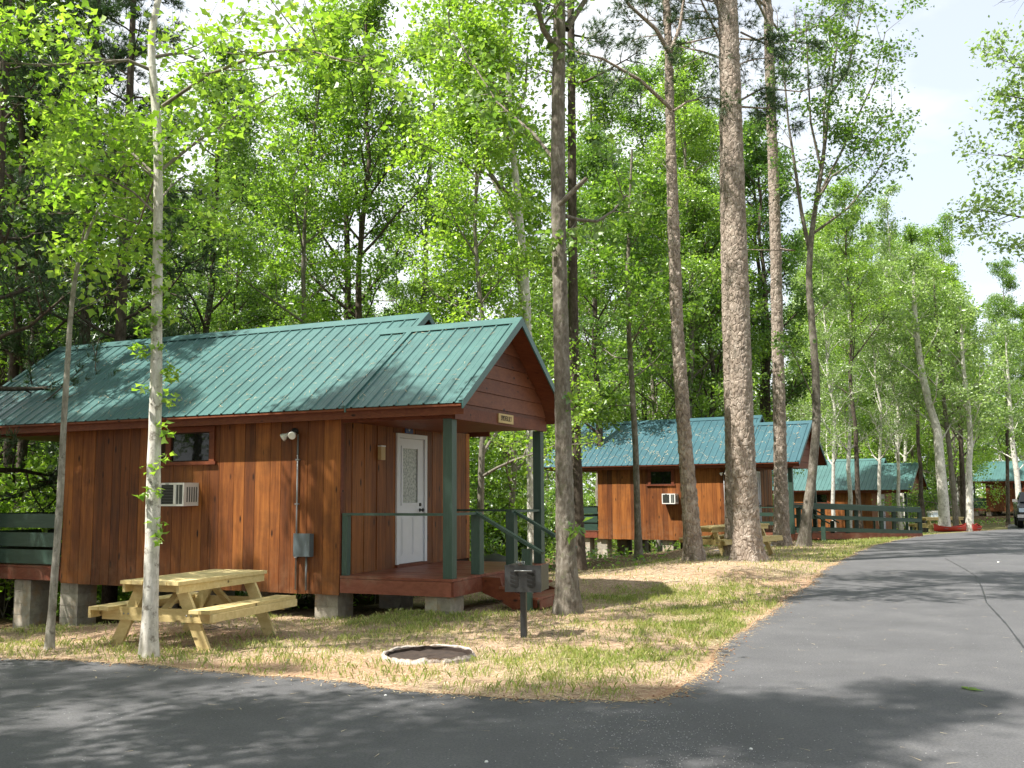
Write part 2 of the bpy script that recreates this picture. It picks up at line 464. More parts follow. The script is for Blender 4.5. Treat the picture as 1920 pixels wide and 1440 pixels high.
# ------------------------------------------------------------------ terrain
CTRL = np.array([
    (-30, 9, -.02), (-12, 10.3, -.02), (-5.1, 10, -.02), (-2.5, 9.1, -.02), (0, 8, -.02), (1, 8, -.02), (2.1, 10, -.02), (3.7, 14, -.02), (5.1, 17.3, -.02), (7.7, 23.2, -.02), (10.7, 29.5, -.02),
    (12.9, 32.9, -.02), (17.6, 38.4, -.02), (21, 41, -.02), (27, 45, -.05), (0, 0, -.02), (8, 5, -.02), (20, 10, -.02), (12, 20, -.02), (20, 30, -.02), (-10, 3, -.02), (-30, -10, -.02), (30, 30, 0), (40, 40, 0), (30, -10, 0),
    (-1, 13.6, -.03), (-2.6, 14.4, -.17), (-4, 13.2, -.08), (-7.3, 16.5, -.6), (-8.6, 17.2, -.78), (-6.5, 12.5, -.2), (-9, 13, -.3), (-13, 16, -.9), (-1, 17.5, -.4), (-5, 20, -.9), (0.9, 15.5, -.06), (2, 18, .03), (3.6, 20, .08), (5.4, 22, .06),
    (1.2, 21, -.2), (2, 26, -.4), (-2, 24, -.9), (-10, 25, -1.8), (-20, 25, -2.2), (-4, 30, -1.5), (-15, 35, -3), (5.6, 34.8, -.52), (3.2, 36.3, -.92), (0, 33, -1.1), (9.5, 32.5, -.06), (7, 30, -.08), (4, 29, -.35), (6.5, 27, 0.0), (8.4, 30, .0),
    (14, 35, -.04), (12, 38, -.5), (8, 42, -1.2), (0, 45, -2), (-10, 50, -3.2), (-30, 60, -4), (16, 46, -1.2), (19.5, 52, -1.35), (14, 56, -1.6), (5, 65, -2.5), (24, 50, -1.0), (30, 56, -.7), (19, 43, -.3),
    (35, 66, -.6), (42, 84, -.65), (48, 82, -.45), (30, 80, -1.5), (0, 100, -3), (-50, 100, -4), (60, 100, 0), (60, 60, 0.3), (80, 40, .5), (-60, 30, -3), (-60, 0, -.5), (0, -40, 0), (60, -30, 0), (-60, -40, 0), (0, 160, -3), (100, 140, 0), (-100, 140, -4)], float)
def terrain(x, y, bumps=True):
    x = np.asarray(x, float); y = np.asarray(y, float)
    num = 0; den = 0
    for cx, cy, cz in CTRL:
        d2 = (x - cx) ** 2 + (y - cy) ** 2 + .15
        w = 1 / d2 ** 2.0
        num = num + w * cz; den = den + w
    z = num / den
    return z
def tz(x, y): return float(terrain(np.array([x]), np.array([y]))[0])

RL = [(-5.12, 10.01), (-4.26, 9.88), (-3.37, 9.57), (-2.48, 9.12), (-1.48, 8.65), (-0.91, 8.35), (-0.2, 8.05), (0.3, 7.89), (0.86, 7.79), (1.1, 7.94), (1.37, 8.41), (1.6, 8.78), (1.84, 9.42), (2.09, 10.12), (2.39, 10.98), (2.59, 11.38), (3.68, 14.01), (5.12, 17.32), (6.42, 20.58), (7.69, 23.23), (9.42, 26.89), (10.73, 29.48), (12.87, 32.9), (15.2, 36.34), (17.62, 38.41), (20.34, 40.74)]
def resample(P, step):
    out = [P[0]]
    for a, b in zip(P[:-1], P[1:]):
        L = math.dist(a, b); n = max(1, int(L / step))
        for i in range(1, n + 1):
            out.append((a[0] + (b[0] - a[0]) * i / n, a[1] + (b[1] - a[1]) * i / n))
    return out
_rl = resample(RL, .22)
_rl = [(x + (vnoise(x * 1.7, y * 1.7, 3) - .5) * .16 + (vnoise(x * 6, y * 6, 4) - .5) * .07, y + (vnoise(x * 1.7, y * 1.7, 5) - .5) * .16 + (vnoise(x * 6, y * 6, 6) - .5) * .07) for x, y in _rl]
_rl = [(float(a), float(b)) for a, b in _rl]
ROAD = [(-60, 8), (-30, 9.2), (-12, 10.3), (-8, 10.25)] + _rl + [(21.2, 42.5), (23, 46), (30, 51), (60, 56), (60, 45), (40, 42), (29, 37), (21, 29), (14, 18), (10.5, 8), (9, -3), (8, -20), (0, -20), (-1, -3), (-6, 1.0), (-30, 1.5), (-60, 1.5)]
RA = np.array(ROAD)
def in_road(x, y):
    x = np.asarray(x, float); y = np.asarray(y, float); ins = np.zeros(x.shape, bool)
    n = len(RA)
    for i in range(n):
        x1, y1 = RA[i]; x2, y2 = RA[(i + 1) % n]
        if y1 == y2: continue
        c = ((y1 > y) != (y2 > y)) & (x < (x2 - x1) * (y - y1) / (y2 - y1) + x1)
        ins ^= c
    return ins
def road_dist(x, y):
    x = np.asarray(x, float); y = np.asarray(y, float); d = np.full(x.shape, 1e9)
    P = np.array([(-12, 10.3)] + RL)
    for (x1, y1), (x2, y2) in zip(P[:-1], P[1:]):
        dx, dy = x2 - x1, y2 - y1
        t = np.clip(((x - x1) * dx + (y - y1) * dy) / (dx * dx + dy * dy), 0, 1)
        d = np.minimum(d, np.hypot(x - x1 - t * dx, y - y1 - t * dy))
    return d

def ground_mat():
    m, nt, b = nmat('lawn_soil')
    g = nt.nodes.new('ShaderNodeNewGeometry'); P = g.outputs['Position']
    at = nt.nodes.new('ShaderNodeAttribute'); at.attribute_name = 'cover'
    sp = nt.nodes.new('ShaderNodeSeparateColor'); nt.links.new(at.outputs['Color'], sp.inputs['Color'])
    straw = ramp(nt, noise(nt, P, 38, 5, .7), [(.35, (.20, .135, .09)), (.5, (.38, .275, .195)), (.66, (.57, .45, .35))])
    clay = ramp(nt, noise(nt, P, 7, 5, .7), [(.35, (.30, .16, .095)), (.65, (.47, .29, .19))])
    green = ramp(nt, noise(nt, P, 25, 4, .7), [(.35, (.09, .10, .03)), (.65, (.21, .22, .08))])
    litter = ramp(nt, noise(nt, P, 12, 5, .7), [(.35, (.05, .035, .02)), (.65, (.16, .11, .06))])
    c = mixc(nt, sp.outputs[0], straw, clay)
    c = mixc(nt, sp.outputs[1], c, green)
    c = mixc(nt, sp.outputs[2], c, litter)
    nt.links.new(c, b.inputs['Base Color']); b.inputs['Roughness'].default_value = .95; b.inputs['Specular IOR Level'].default_value = .1
    bump(nt, noise(nt, P, 30, 6, .75), b, .7, .03)
    return m
M['ground'] = ground_mat()
def cover(x, y):
    """clay, green, forest litter weights and straw mound"""
    cl = fbm(x * .9 + 3, y * 1.3, 21); gr = fbm(x * .8, y * .9 + 7, 31); fi = fbm(x * 3, y * 3, 41)
    rd = road_dist(x, y)
    clay = np.clip((cl - .57) * 6, 0, 1) * .5
    clay = np.maximum(clay, np.clip(.8 - rd / .2 + (fi - .5) * 2.2, 0, .8))
    mound = np.exp(-(((x - 3.2) / 2.6) ** 2 + ((y - 20.6) / 3.0) ** 2)) * 1.1 + np.exp(-(((x - .9) / 1.0) ** 2 + ((y - 13.3) / .9) ** 2)) + np.exp(-(((x - 8.3) / 1.6) ** 2 + ((y - 29.5) / 2) ** 2))
    verge = np.exp(-((rd - .9) / .6) ** 2) * .35
    green = .75 * np.clip((gr + verge * .35 - .54) * 4, 0, 1) * np.clip(1 - mound * 1.3, 0, 1)
    green = np.maximum(green, np.clip((x - 6.0) / 3, 0, 1) * np.clip(1 - mound * 1.2, 0, 1) * .85)
    lit = np.clip((y - (17.5 + np.clip(x, -6, 30) * 1.35) - 3) / 4, 0, 1)
    return clay, green, lit, mound
def axis_coords(a, b, fine, lo, hi, growth=1.22):
    c = list(np.arange(a, b, fine)); s = fine; p = c[-1]
    while p < hi: s = min(s * growth, 30); p += s; c.append(p)
    s = fine; p = c[0]
    while p > lo: s = min(s * growth, 30); p -= s; c.insert(0, p)
    return np.array(c)
gx = axis_coords(-9, 16, .11, -420, 420); gy = axis_coords(7, 34, .12, -200, 620)
X, Y = np.meshgrid(gx, gy)
Z = terrain(X, Y)
inr = in_road(X, Y); rd = road_dist(X, Y)
_, _, _, mound = cover(X, Y)
lump = (fbm(X * 1.1, Y * 1.1, 5) - .5) * .10 + (fbm(X * 5, Y * 5, 9, 3) - .5) * .035
Z = Z + np.where(inr, 0, lump * np.clip(rd / 1.2, .12, 1)) + np.where(inr, 0, .05 * np.clip(mound, 0, 1) * np.clip(rd, 0, 1))
Z = np.where(inr, np.minimum(Z, -.035), np.where(rd < .35, np.minimum(Z, -.006), Z))
nx, ny = len(gx), len(gy)
V = np.stack([X.ravel(), Y.ravel(), Z.ravel()], 1)
ii = (np.arange(ny - 1)[:, None] * nx + np.arange(nx - 1)[None, :]).ravel()
F = np.stack([ii, ii + 1, ii + nx + 1, ii + nx], 1)
me = npmesh('ground', V, F, M['ground'], 4)
me.polygons.foreach_set('use_smooth', np.ones(len(F), bool))
ca = me.color_attributes.new('cover', 'FLOAT_COLOR', 'POINT')
cl, gr, li, mo = cover(X.ravel(), Y.ravel())
cc = np.stack([cl, gr, li, np.ones_like(cl)], 1).astype(np.float32)
ca.data.foreach_set('color', cc.ravel())
GROUND = link('ground', me, kind='structure')
def gz(x, y):
    """height of the ground sheet at arrays x,y (bilinear)"""
    x = np.asarray(x, float); y = np.asarray(y, float)
    i = np.clip(np.searchsorted(gx, x) - 1, 0, nx - 2); j = np.clip(np.searchsorted(gy, y) - 1, 0, ny - 2)
    fx = (x - gx[i]) / (gx[i + 1] - gx[i]); fy = (y - gy[j]) / (gy[j + 1] - gy[j])
    return (Z[j, i] * (1 - fx) + Z[j, i + 1] * fx) * (1 - fy) + (Z[j + 1, i] * (1 - fx) + Z[j + 1, i + 1] * fx) * fy
def g1(x, y): return float(gz(np.array([x]), np.array([y]))[0])

# ------------------------------------------------------------------ road
def asphalt_mat():
    m, nt, b = nmat('asphalt')
    g = nt.nodes.new('ShaderNodeNewGeometry'); P = g.outputs['Position']
    f = noise(nt, P, 1.1, 5, .65); f2 = noise(nt, P, 170, 2, .7); f3 = noise(nt, P, 60, 3, .7)
    c = ramp(nt, f, [(.28, (.078, .078, .083)), (.5, (.110, .110, .116)), (.72, (.148, .147, .153))])
    c = mixc(nt, ramp(nt, f2, [(.42, (0, 0, 0)), (.62, (.6, .6, .6))]), c, (.12, .12, .13))
    c = mixc(nt, ramp(nt, noise(nt, P, 55, 3, .8), [(.38, (.55, .55, .55)), (.6, (0, 0, 0))]), c, (.040, .040, .043))
    c = mixc(nt, ramp(nt, noise(nt, P, 4.5, 4, .7), [(.55, (0, 0, 0)), (.75, (.35, .35, .35))]), c, (.12, .115, .11))
    vo = nt.nodes.new('ShaderNodeTexVoronoi'); vo.inputs['Scale'].default_value = 42; nt.links.new(P, vo.inputs['Vector'])
    sp = nt.nodes.new('ShaderNodeSeparateColor'); nt.links.new(vo.outputs['Color'], sp.inputs['Color'])
    k = math_(nt, 'MULTIPLY', ramp(nt, sp.outputs[0], [(.975, (0, 0, 0)), (.985, (1, 1, 1))]), ramp(nt, vo.outputs['Distance'], [(.15, (1, 1, 1)), (.3, (0, 0, 0))]))
    c = mixc(nt, k, c, (.34, .34, .35))
    nt.links.new(c, b.inputs['Base Color']); b.inputs['Roughness'].default_value = .72
    b.inputs['Specular IOR Level'].default_value = .35
    bump(nt, math_(nt, 'ADD', f3, f2), b, .55, .008)
    return m
M['asphalt'] = asphalt_mat()
bm = bmesh.new()
top = [bm.verts.new((x, y, 0.0)) for x, y in ROAD]
bot = [bm.verts.new((x, y, -.06)) for x, y in ROAD]
n = len(ROAD)
for i in range(n):
    bm.faces.new((top[i], bot[i], bot[(i + 1) % n], top[(i + 1) % n]))
edges = [bm.edges.get((top[i], top[(i + 1) % n])) for i in range(n)]
bmesh.ops.triangle_fill(bm, edges=edges, use_beauty=True)
bmesh.ops.recalc_face_normals(bm, faces=bm.faces)
me = bpy.data.meshes.new('road'); bm.to_mesh(me); bm.free(); me.materials.append(M['asphalt'])
link('road', me, kind='structure')
# the paving joint that runs down the road: a thin dark line of sealant lying on the surface
SEAM = [(10.2, 23.5), (9.3, 20.6), (8.67, 18.68), (7.7, 16.4), (6.76, 14.29), (5.9, 12.0), (5.19, 10.22), (4.7, 8.6), (4.3, 6.5), (4.1, 4)]
mb = MB(); pts = resample(SEAM, .12)
for (a, b) in zip(pts[:-1], pts[1:]):
    wv = .005 + .009 * random.random(); dx, dy = b[0] - a[0], b[1] - a[1]; L = math.hypot(dx, dy); nx_, ny_ = -dy / L * wv, dx / L * wv
    k = len(mb.v); mb.v += [(a[0] - nx_, a[1] - ny_, .004), (a[0] + nx_, a[1] + ny_, .004), (b[0] + nx_, b[1] + ny_, .004), (b[0] - nx_, b[1] - ny_, .004)]
    mb.f.append((k, k + 3, k + 2, k + 1)); mb.sm.append(False)
sm_ = paint_mat('tar_seam', (.02, .02, .022), .5)
mb.build('road_seam', sm_, kind='structure')

# loose gravel on the asphalt near the junction (too many to count)
def pebbles(name, pos, size, mat, kind='stuff'):
    n = len(pos)
    oc = np.array([(1, 0, 0), (0, 1, 0), (-1, 0, 0), (0, -1, 0), (0, 0, .8), (0, 0, -.4)], float)
    fc = np.array([(0, 1, 4), (1, 2, 4), (2, 3, 4), (3, 0, 4), (1, 0, 5), (2, 1, 5), (3, 2, 5), (0, 3, 5)])
    s = size[:, None, None] * (1 + .4 * RNG.uniform(-1, 1, (n, 6, 1)))
    a = RNG.uniform(0, 6.28, n); ca, sa = np.cos(a)[:, None], np.sin(a)[:, None]
    vx = oc[None, :, 0] * ca - oc[None, :, 1] * sa; vy = oc[None, :, 0] * sa + oc[None, :, 1] * ca
    Vv = np.stack([vx, vy, np.broadcast_to(oc[None, :, 2], vx.shape)], 2) * s + pos[:, None, :]
    Ff = (fc[None] + (np.arange(n) * 6)[:, None, None]).reshape(-1, 3)
    return link(name, npmesh(name, Vv.reshape(-1, 3), Ff, mat, 3), kind=kind)
M['gravel'] = paint_mat('pale_gravel', (.42, .41, .42), .8, .4, scale=30)
n = 2400
gxp = RNG.normal(.95, .42, n); gyp = 5.2 + 2.3 * RNG.random(n) ** 1.4; gxp += (gyp - 6.5) * -.15
keep = in_road(gxp, gyp) & (RNG.random(n) < .75)
gxp, gyp = gxp[keep], gyp[keep]
ex = RNG.uniform(-6, 9, 420); ey = RNG.uniform(5.2, 16, 420); k2 = in_road(ex, ey)
gxp = np.concatenate([gxp, ex[k2]]); gyp = np.concatenate([gyp, ey[k2]])
pebbles('loose_gravel', np.stack([gxp, gyp, np.full(len(gxp), .003)], 1), RNG.uniform(.002, .0055, len(gxp)), M['gravel'])

# ------------------------------------------------------------------ grass and straw
CAB1 = (-2.49, 14.26, .207, .425)
CAB2 = (7.7, 33.62, -.04, .529)
CAB3 = (19.5, 53.7, -.96, .614)
CAB4 = (45.8, 83.5, -.24, .7)
def to_local(P, x, y):
    dx, dy = x - P[0], y - P[1]; c, s = math.cos(P[3]), math.sin(P[3])
    return dx * c - dy * s, dx * s + dy * c
def to_world(P, u, v, z=0):
    c, s = math.cos(P[3]), math.sin(P[3])
    return (P[0] + u * c + v * s, P[1] - u * s + v * c, P[2] + z)
def under_cabin(x, y, mar=.0):
    r = np.zeros(np.shape(x), bool)
    for P in (CAB1, CAB2, CAB3, CAB4):
        u, v = to_local(P, x, y)
        r |= (u > -7.9 - mar) & (u < 1.9 + mar) & (v > .1 - mar) & (v < 4.1 + mar)
    return r
def scatter(n, x0, x1, y0, y1):
    x = RNG.uniform(x0, x1, n); y = RNG.uniform(y0, y1, n)
    ok = ~in_road(x, y) & (np.abs(x) < .56 * y + 1.2)
    return x[ok], y[ok]
def blades(name, x, y, h, w, lean, mat):
    n = len(x); z = gz(x, y); a = RNG.uniform(0, 6.28, n); b = RNG.uniform(0, 6.28, n); l = lean * RNG.uniform(.2, 1, n)
    dx, dy = np.cos(a) * w / 2, np.sin(a) * w / 2
    lx, ly = np.cos(b) * l * h, np.sin(b) * l * h
    V0 = np.stack([x - dx, y - dy, z - .005], 1); V1 = np.stack([x + dx, y + dy, z - .005], 1)
    V2 = np.stack([x + dx * .7 + lx * .4, y + dy * .7 + ly * .4, z + h * .6], 1); V3 = np.stack([x + lx, y + ly, z + h * (1 - .3 * l)], 1)
    Vv = np.stack([V0, V1, V2, V3], 1).reshape(-1, 3)
    o = np.arange(n)[:, None] * 4
    Ff = np.concatenate([o + np.array([[0, 1, 2]]), o + np.array([[0, 2, 3]])], 0)
    return link(name, npmesh(name, Vv, Ff, mat, 3), kind='stuff')
# near lawn
def ring_free(x, y): return ((x + .85) ** 2 + (y - 10.02) ** 2) > .24
x, y = scatter(330000, -9, 6, 7.6, 17)
cl, gr, li, mo = cover(x, y); rdd = road_dist(x, y)
clump = fbm(x * 7, y * 7, 77, 3)
ok = (RNG.random(len(x)) < np.clip(gr * .95 + .12 + .35 * np.exp(-((rdd - .75) / .55) ** 2) - cl * .2, .015, 1) * np.clip((clump - .38) * 6, 0.05, 1)) & ~under_cabin(x, y) & ring_free(x, y) & (rdd > .04)
x, y, clump = x[ok], y[ok], clump[ok]
h = RNG.uniform(.025, .075, len(x)) * (.7 + clump * .8)
blades('lawn_grass', x, y, h, RNG.uniform(.004, .008, len(x)), .7, M['grassblade'])
x, y = scatter(120000, -3, 16, 17, 40)
cl, gr, li, mo = cover(x, y); rdd = road_dist(x, y)
ok = (RNG.random(len(x)) < np.clip(gr * 1.0 + .05, .02, 1)) & ~under_cabin(x, y) & (rdd > .06) & (li < .7)
x, y = x[ok], y[ok]
blades('verge_grass', x, y, RNG.uniform(.04, .10, len(x)), RNG.uniform(.01, .02, len(x)), .6, M['grassblade'])
def strawbits(name, x, y, L, w, mat):
    n = len(x); z = gz(x, y) + RNG.uniform(.002, .02, n); a = RNG.uniform(0, 6.28, n); t = RNG.uniform(-.15, .3, n)
    dx, dy = np.cos(a) * L / 2, np.sin(a) * L / 2; px, py = -np.sin(a) * w / 2, np.cos(a) * w / 2
    A = np.stack([x - dx + px, y - dy + py, z], 1); B = np.stack([x - dx - px, y - dy - py, z], 1); C = np.stack([x + dx, y + dy, z + t * L * .5], 1)
    Vv = np.stack([A, B, C], 1).reshape(-1, 3); Ff = np.arange(3 * n).reshape(-1, 3)
    return link(name, npmesh(name, Vv, Ff, mat, 3), kind='stuff')
x, y = scatter(150000, -9, 6, 7.6, 17)
cl, gr, li, mo = cover(x, y)
ok = (RNG.random(len(x)) < np.clip(.75 - cl * .55 + mo - gr * .3, .08, 1)) & ring_free(x, y)
x, y = x[ok], y[ok]
strawbits('dry_straw', x, y, RNG.uniform(.04, .13, len(x)), RNG.uniform(.004, .009, len(x)), M['straw'])
x, y = scatter(90000, -2, 14, 17, 34)
cl, gr, li, mo = cover(x, y)
ok = RNG.random(len(x)) < np.clip(.3 + mo * 1.4 - gr * .3, .05, 1)
x, y = x[ok], y[ok]
strawbits('pine_straw', x, y, RNG.uniform(.08, .2, len(x)), RNG.uniform(.008, .018, len(x)), M['straw'])

ex = []
for (a0, b0), (a1, b1) in zip(_rl[:-1], _rl[1:]):
    L_ = math.hypot(a1 - a0, b1 - b0); nn = int(L_ * 330 / (1 + .06 * b0)); t = RNG.random(nn); nx_, ny_ = (b1 - b0) / max(L_, 1e-6), -(a1 - a0) / max(L_, 1e-6)
    off = RNG.exponential(.055, nn) * RNG.choice([1, 1, -.6], nn)
    ex.append(np.stack([a0 + (a1 - a0) * t + nx_ * off, b0 + (b1 - b0) * t + ny_ * off], 1))
ex = np.concatenate(ex)
def flat_bits(name, x, y, z, L, w, mat):
    n = len(x); a = RNG.uniform(0, 6.28, n); dx, dy = np.cos(a) * L / 2, np.sin(a) * L / 2; px, py = -np.sin(a) * w / 2, np.cos(a) * w / 2
    A = np.stack([x - dx + px, y - dy + py, z], 1); B = np.stack([x - dx - px, y - dy - py, z], 1); Cc = np.stack([x + dx, y + dy, z + .004], 1)
    return link(name, npmesh(name, np.stack([A, B, Cc], 1).reshape(-1, 3), np.arange(3 * n).reshape(-1, 3), mat, 3), kind='stuff')
flat_bits('edge_litter', ex[:, 0], ex[:, 1], np.full(len(ex), .004), RNG.uniform(.03, .1, len(ex)), RNG.uniform(.004, .012, len(ex)), M['straw'])
kk = RNG.random(len(ex)) < .16
M['soil_crumb'] = paint_mat('soil_crumbs', (.26, .14, .085), .95, .4, scale=30)
pebbles('soil_crumbs', np.stack([ex[kk, 0], ex[kk, 1], np.full(kk.sum(), .003)], 1), RNG.uniform(.004, .014, kk.sum()), M['soil_crumb'])
lx = RNG.uniform(-8, 16, 1500); ly = RNG.uniform(5.2, 30, 1500); kk = in_road(lx, ly)
flat_bits('road_litter', lx[kk], ly[kk], np.full(kk.sum(), .005), RNG.uniform(.03, .12, kk.sum()), RNG.uniform(.003, .009, kk.sum()), M['straw'])
# twigs lying about on the lawn
tw = MB()
for _ in range(240):
    x_ = random.uniform(-8, 9); y_ = random.uniform(8, 26)
    if in_road(np.array([x_]), np.array([y_]))[0] or under_cabin(np.array([x_]), np.array([y_]))[0]: continue
    a_ = random.uniform(0, 6.28); L_ = random.uniform(.1, .45); z_ = g1(x_, y_) + .012
    tw.tube([(x_, y_, z_), (x_ + math.cos(a_) * L_ * .5, y_ + math.sin(a_) * L_ * .5, z_ + .015), (x_ + math.cos(a_ + .3) * L_, y_ + math.sin(a_ + .3) * L_, z_)], [.006, .005, .002], 4, False)
tw.build('fallen_twigs', M['bark_grey'], kind='stuff', fixn=False)

# ------------------------------------------------------------------ cabins
UNIT = MB().box((0, 0, 0), (1, 1, 1)).mesh('board', M['siding'])
UNITM = {}
def unit(mat):
    if mat not in UNITM:
        UNITM[mat] = MB().box((0, 0, 0), (1, 1, 1)).mesh('board', M[mat])
    return UNITM[mat]
def board(name, a, b, mat, parent, jit=0.0):
    """one board as an object of its own sharing a unit mesh"""
    o = bpy.data.objects.new(name, unit(mat)); COL.objects.link(o); o.parent = parent
    o.location = a; o.scale = (b[0] - a[0], b[1] - a[1], b[2] - a[2])
    if jit: o.rotation_euler = (random.uniform(-jit, jit), random.uniform(-jit, jit), random.uniform(-jit, jit) * .3)
    return o
def roof_panel_mesh(w, slope_len, ang, nr=4):
    """ribbed sheet: u across 0..w, running up the slope from the eave (origin)"""
    prof = []
    p = w / nr
    for i in range(nr):
        c = p * (i + .5)
        prof += [(c - .020, 0), (c - .009, .019), (c + .009, .019), (c + .020, 0)]
        if i < nr - 1:
            prof += [(c + p / 2 - .012, 0), (c + p / 2 - .006, .003), (c + p / 2 + .006, .003), (c + p / 2 + .012, 0)]
    prof = [(0, 0)] + prof + [(w, 0)]
    mb = MB(); ca, sa = math.cos(ang), math.sin(ang)
    for t in (0, slope_len):
        for (u, h) in prof:
            mb.v.append((u, t * ca - h * sa, t * sa + h * ca))
    k = len(prof)
    for t in (0, slope_len):
        for (u, h) in prof:
            mb.v.append((u, t * ca - (h - .006) * sa, t * sa + (h - .006) * ca))
    for i in range(k - 1):
        mb.f.append((i, i + 1, k + i + 1, k + i)); mb.f.append((2 * k + i + 1, 2 * k + i, 3 * k + i, 3 * k + i + 1)); mb.f.append((i + 1, i, 2 * k + i, 2 * k + i + 1))
        mb.sm += [False] * 3
    mb.f.append((0, k, 3 * k, 2 * k)); mb.f.append((k - 1, 3 * k - 1, 4 * k - 1, 2 * k - 1)); mb.sm += [False] * 2
    return mb
UP, ZE, EO, RK, W2, W1, UM, SL = 1.825, 2.608, .347, .326, 3.29, 4.116, .283, .723
ANG = math.atan(SL)
def zroof(v): return ZE + SL * (v + EO)
def cabin(P, L, LR, label, det=2, group='cabins along the road', midrail=False, stairs=True, roofm='roof'):
    X0, Y0, Z0, a = P
    R = empty('cabin', (X0, Y0, Z0), -a, label, 'cabin', group)
    ZC = 2.43
    # --- wall cores
    mb = MB()
    mb.box((-L + .02, .022, 0), (-.022, W1 - .02, ZC + .06))
    mb.prism([(.02, ZC + .06), (W1 - .02, ZC + .06), (W1 - .02, zroof(.0) - .05), (W1 / 2, zroof(W1 / 2) - .06), (.02, zroof(.0) - .05)], 0, -L + .02, -.03)
    mb.build('wall', M['sheath'], R)
    # --- siding, vertical boards
    win = (-3.2, -2.42, 1.92, 2.38)
    def wallboards(front=True):
        if front:
            u = -L
            k = 0
            while u < -.03:
                w = min(random.choice((.19, .2, .2, .285, .145)), -u)
                if -u - w < .06: w = -u
                e = u + w - .006
                d = random.uniform(0, .004)
                if e > win[0] and u < win[1]:
                    board('siding_board', (u, -d, -.03), (e, .02, win[2] - .01), 'siding', R)
                    board('siding_board', (u, -d, win[3] + .01), (e, .02, ZC + .05), 'siding', R)
                else:
                    board('siding_board', (u, -d, -.03 - random.uniform(0, .01)), (e, .02, ZC + .05), 'siding', R)
                u += w
    if det >= 1: wallboards()
    else:
        mb = MB(); u = -L
        while u < -.03:
            w = min(.2, -u); e = u + w - .012
            if e > win[0] and u < win[1]:
                mb.box((u, 0, -.03), (e, .02, win[2])); mb.box((u, 0, win[3]), (e, .02, ZC + .05))
            else: mb.box((u, 0, -.03), (e, .02, ZC + .05))
            u += w
        mb.build('siding', M['siding'], R, 'stuff')
    # gable end wall with the door
    D0, D1, DZ0, DZ1 = 1.53, 2.50, .288, 2.365
    v = 0.0; mbg = MB()
    while v < W1 - .02:
        w = min(random.choice((.14, .15, .19, .2)), W1 - v); e = v + w - .006
        segs = [(.24, ZC + .05)] if (e < D0 or v > D1) else None
        if segs is None: segs = [(DZ1 + .003, ZC + .05)]
        for z0, z1 in segs:
            vv0, vv1 = v, e
            if v < D0 < e:
                if det >= 1: board('siding_board', (-.02, v, .24), (0, D0 - .003, DZ1), 'siding', R)
                else: mbg.box((-.02, v, .24), (0, D0 - .003, DZ1))
            if v < D1 < e:
                if det >= 1: board('siding_board', (-.02, D1 + .003, .24), (0, e, DZ1), 'siding', R)
                else: mbg.box((-.02, D1 + .003, .24), (0, e, DZ1))
            if det >= 1: board('siding_board', (-.02, v, z0), (random.uniform(0, .012), e, z1), 'siding', R)
            else: mbg.box((-.02, v, z0), (.0, e, z1))
        v += w
    if det < 1: mbg.build('siding', M['siding'], R, 'stuff')
    # back and left sides in one sheet of joined boards
    mb = MB(); v = 0.03
    while v < W1 - .05: mb.box((-L - .0, v, -.03), (-L + .02, min(v + .194, W1), ZC + .05)); v += .2
    u = -L
    while u < -.05: mb.box((u, W1 - .02, -.03), (min(u + .194, 0), W1, ZC + .05)); u += .2
    mb.build('rear_siding', M['siding'], R, 'stuff')
    # corner trim
    if det >= 1:
        board('corner_board', (.002, -.006, .24), (.016, .06, ZC + .04), 'trimwood', R)
    # --- roof panels
    sl1 = (W1 / 2 + EO) / math.cos(ANG); sl2 = (W2 / 2 + EO) / math.cos(ANG)
    def panels(u0, u1, slen, back_v, npan):
        w = (u1 - u0) / npan
        me1 = roof_panel_mesh(w - .001, slen, ANG).mesh('roof_panel', M[roofm])
        for i in range(npan):
            o = bpy.data.objects.new('roof_panel', me1); COL.objects.link(o); o.parent = R; o.location = (u0 + i * w, -EO, ZE)
            o = bpy.data.objects.new('roof_panel', me1); COL.objects.link(o); o.parent = R
            o.location = (u0 + (i + 1) * w, back_v, ZE); o.rotation_euler = (0, 0, math.pi)
    n1 = max(1, round((UM + LR) / .914))
    if det >= 1:
        panels(-LR, UM, sl1, W1 + EO, n1); panels(UM, UP + RK, sl2, W2 + EO, 2)
    else:
        nr = round((UM + LR) / .23)
        for (u0, u1, slen, bv, k) in ((-LR, UM, sl1, W1 + EO, nr), (UM, UP + RK, sl2, W2 + EO, 8)):
            me1 = roof_panel_mesh(u1 - u0, slen, ANG, k).mesh('roof_slope', M[roofm])
            o = bpy.data.objects.new('roof_slope', me1); COL.objects.link(o); o.parent = R; o.location = (u0, -EO, ZE)
            o = bpy.data.objects.new('roof_slope', me1); COL.objects.link(o); o.parent = R; o.location = (u1, bv, ZE); o.rotation_euler = (0, 0, math.pi)
    # under-deck of the roof (plywood) as one closed sheet below the metal
    mb = MB(); t = .012
    for (u0, u1, W) in ((-LR + .02, UM - .02, W1), (UM - .02, UP + RK - .02, W2)):
        zr = zroof(W / 2) - t; ze = ZE - t
        mb.prism([(-EO + .01, ze), (W / 2, zr), (W + EO - .01, ze), (W + EO - .01, ze - .03), (W / 2, zr - .035), (-EO + .01, ze - .03)], 0, u0, u1)
    mb.build('roof_sheathing', M['trimwood'], R)
    def cap(u0, u1, W, zz):
        mb = MB(); w = .15; h = .03
        c = W / 2; d = w * SL
        mb.prism([(c - w, zz - d + h), (c, zz + h + .006), (c + w, zz - d + h), (c + w, zz - d + h - .006), (c, zz + h), (c - w, zz - d + h - .006)], 0, u0, u1)
        mb.build('ridge_cap', M[roofm], R)
    cap(-LR, UM + .01, W1, zroof(W1 / 2)); cap(-.3, UP + RK + .01, W2, zroof(W2 / 2) + .004)
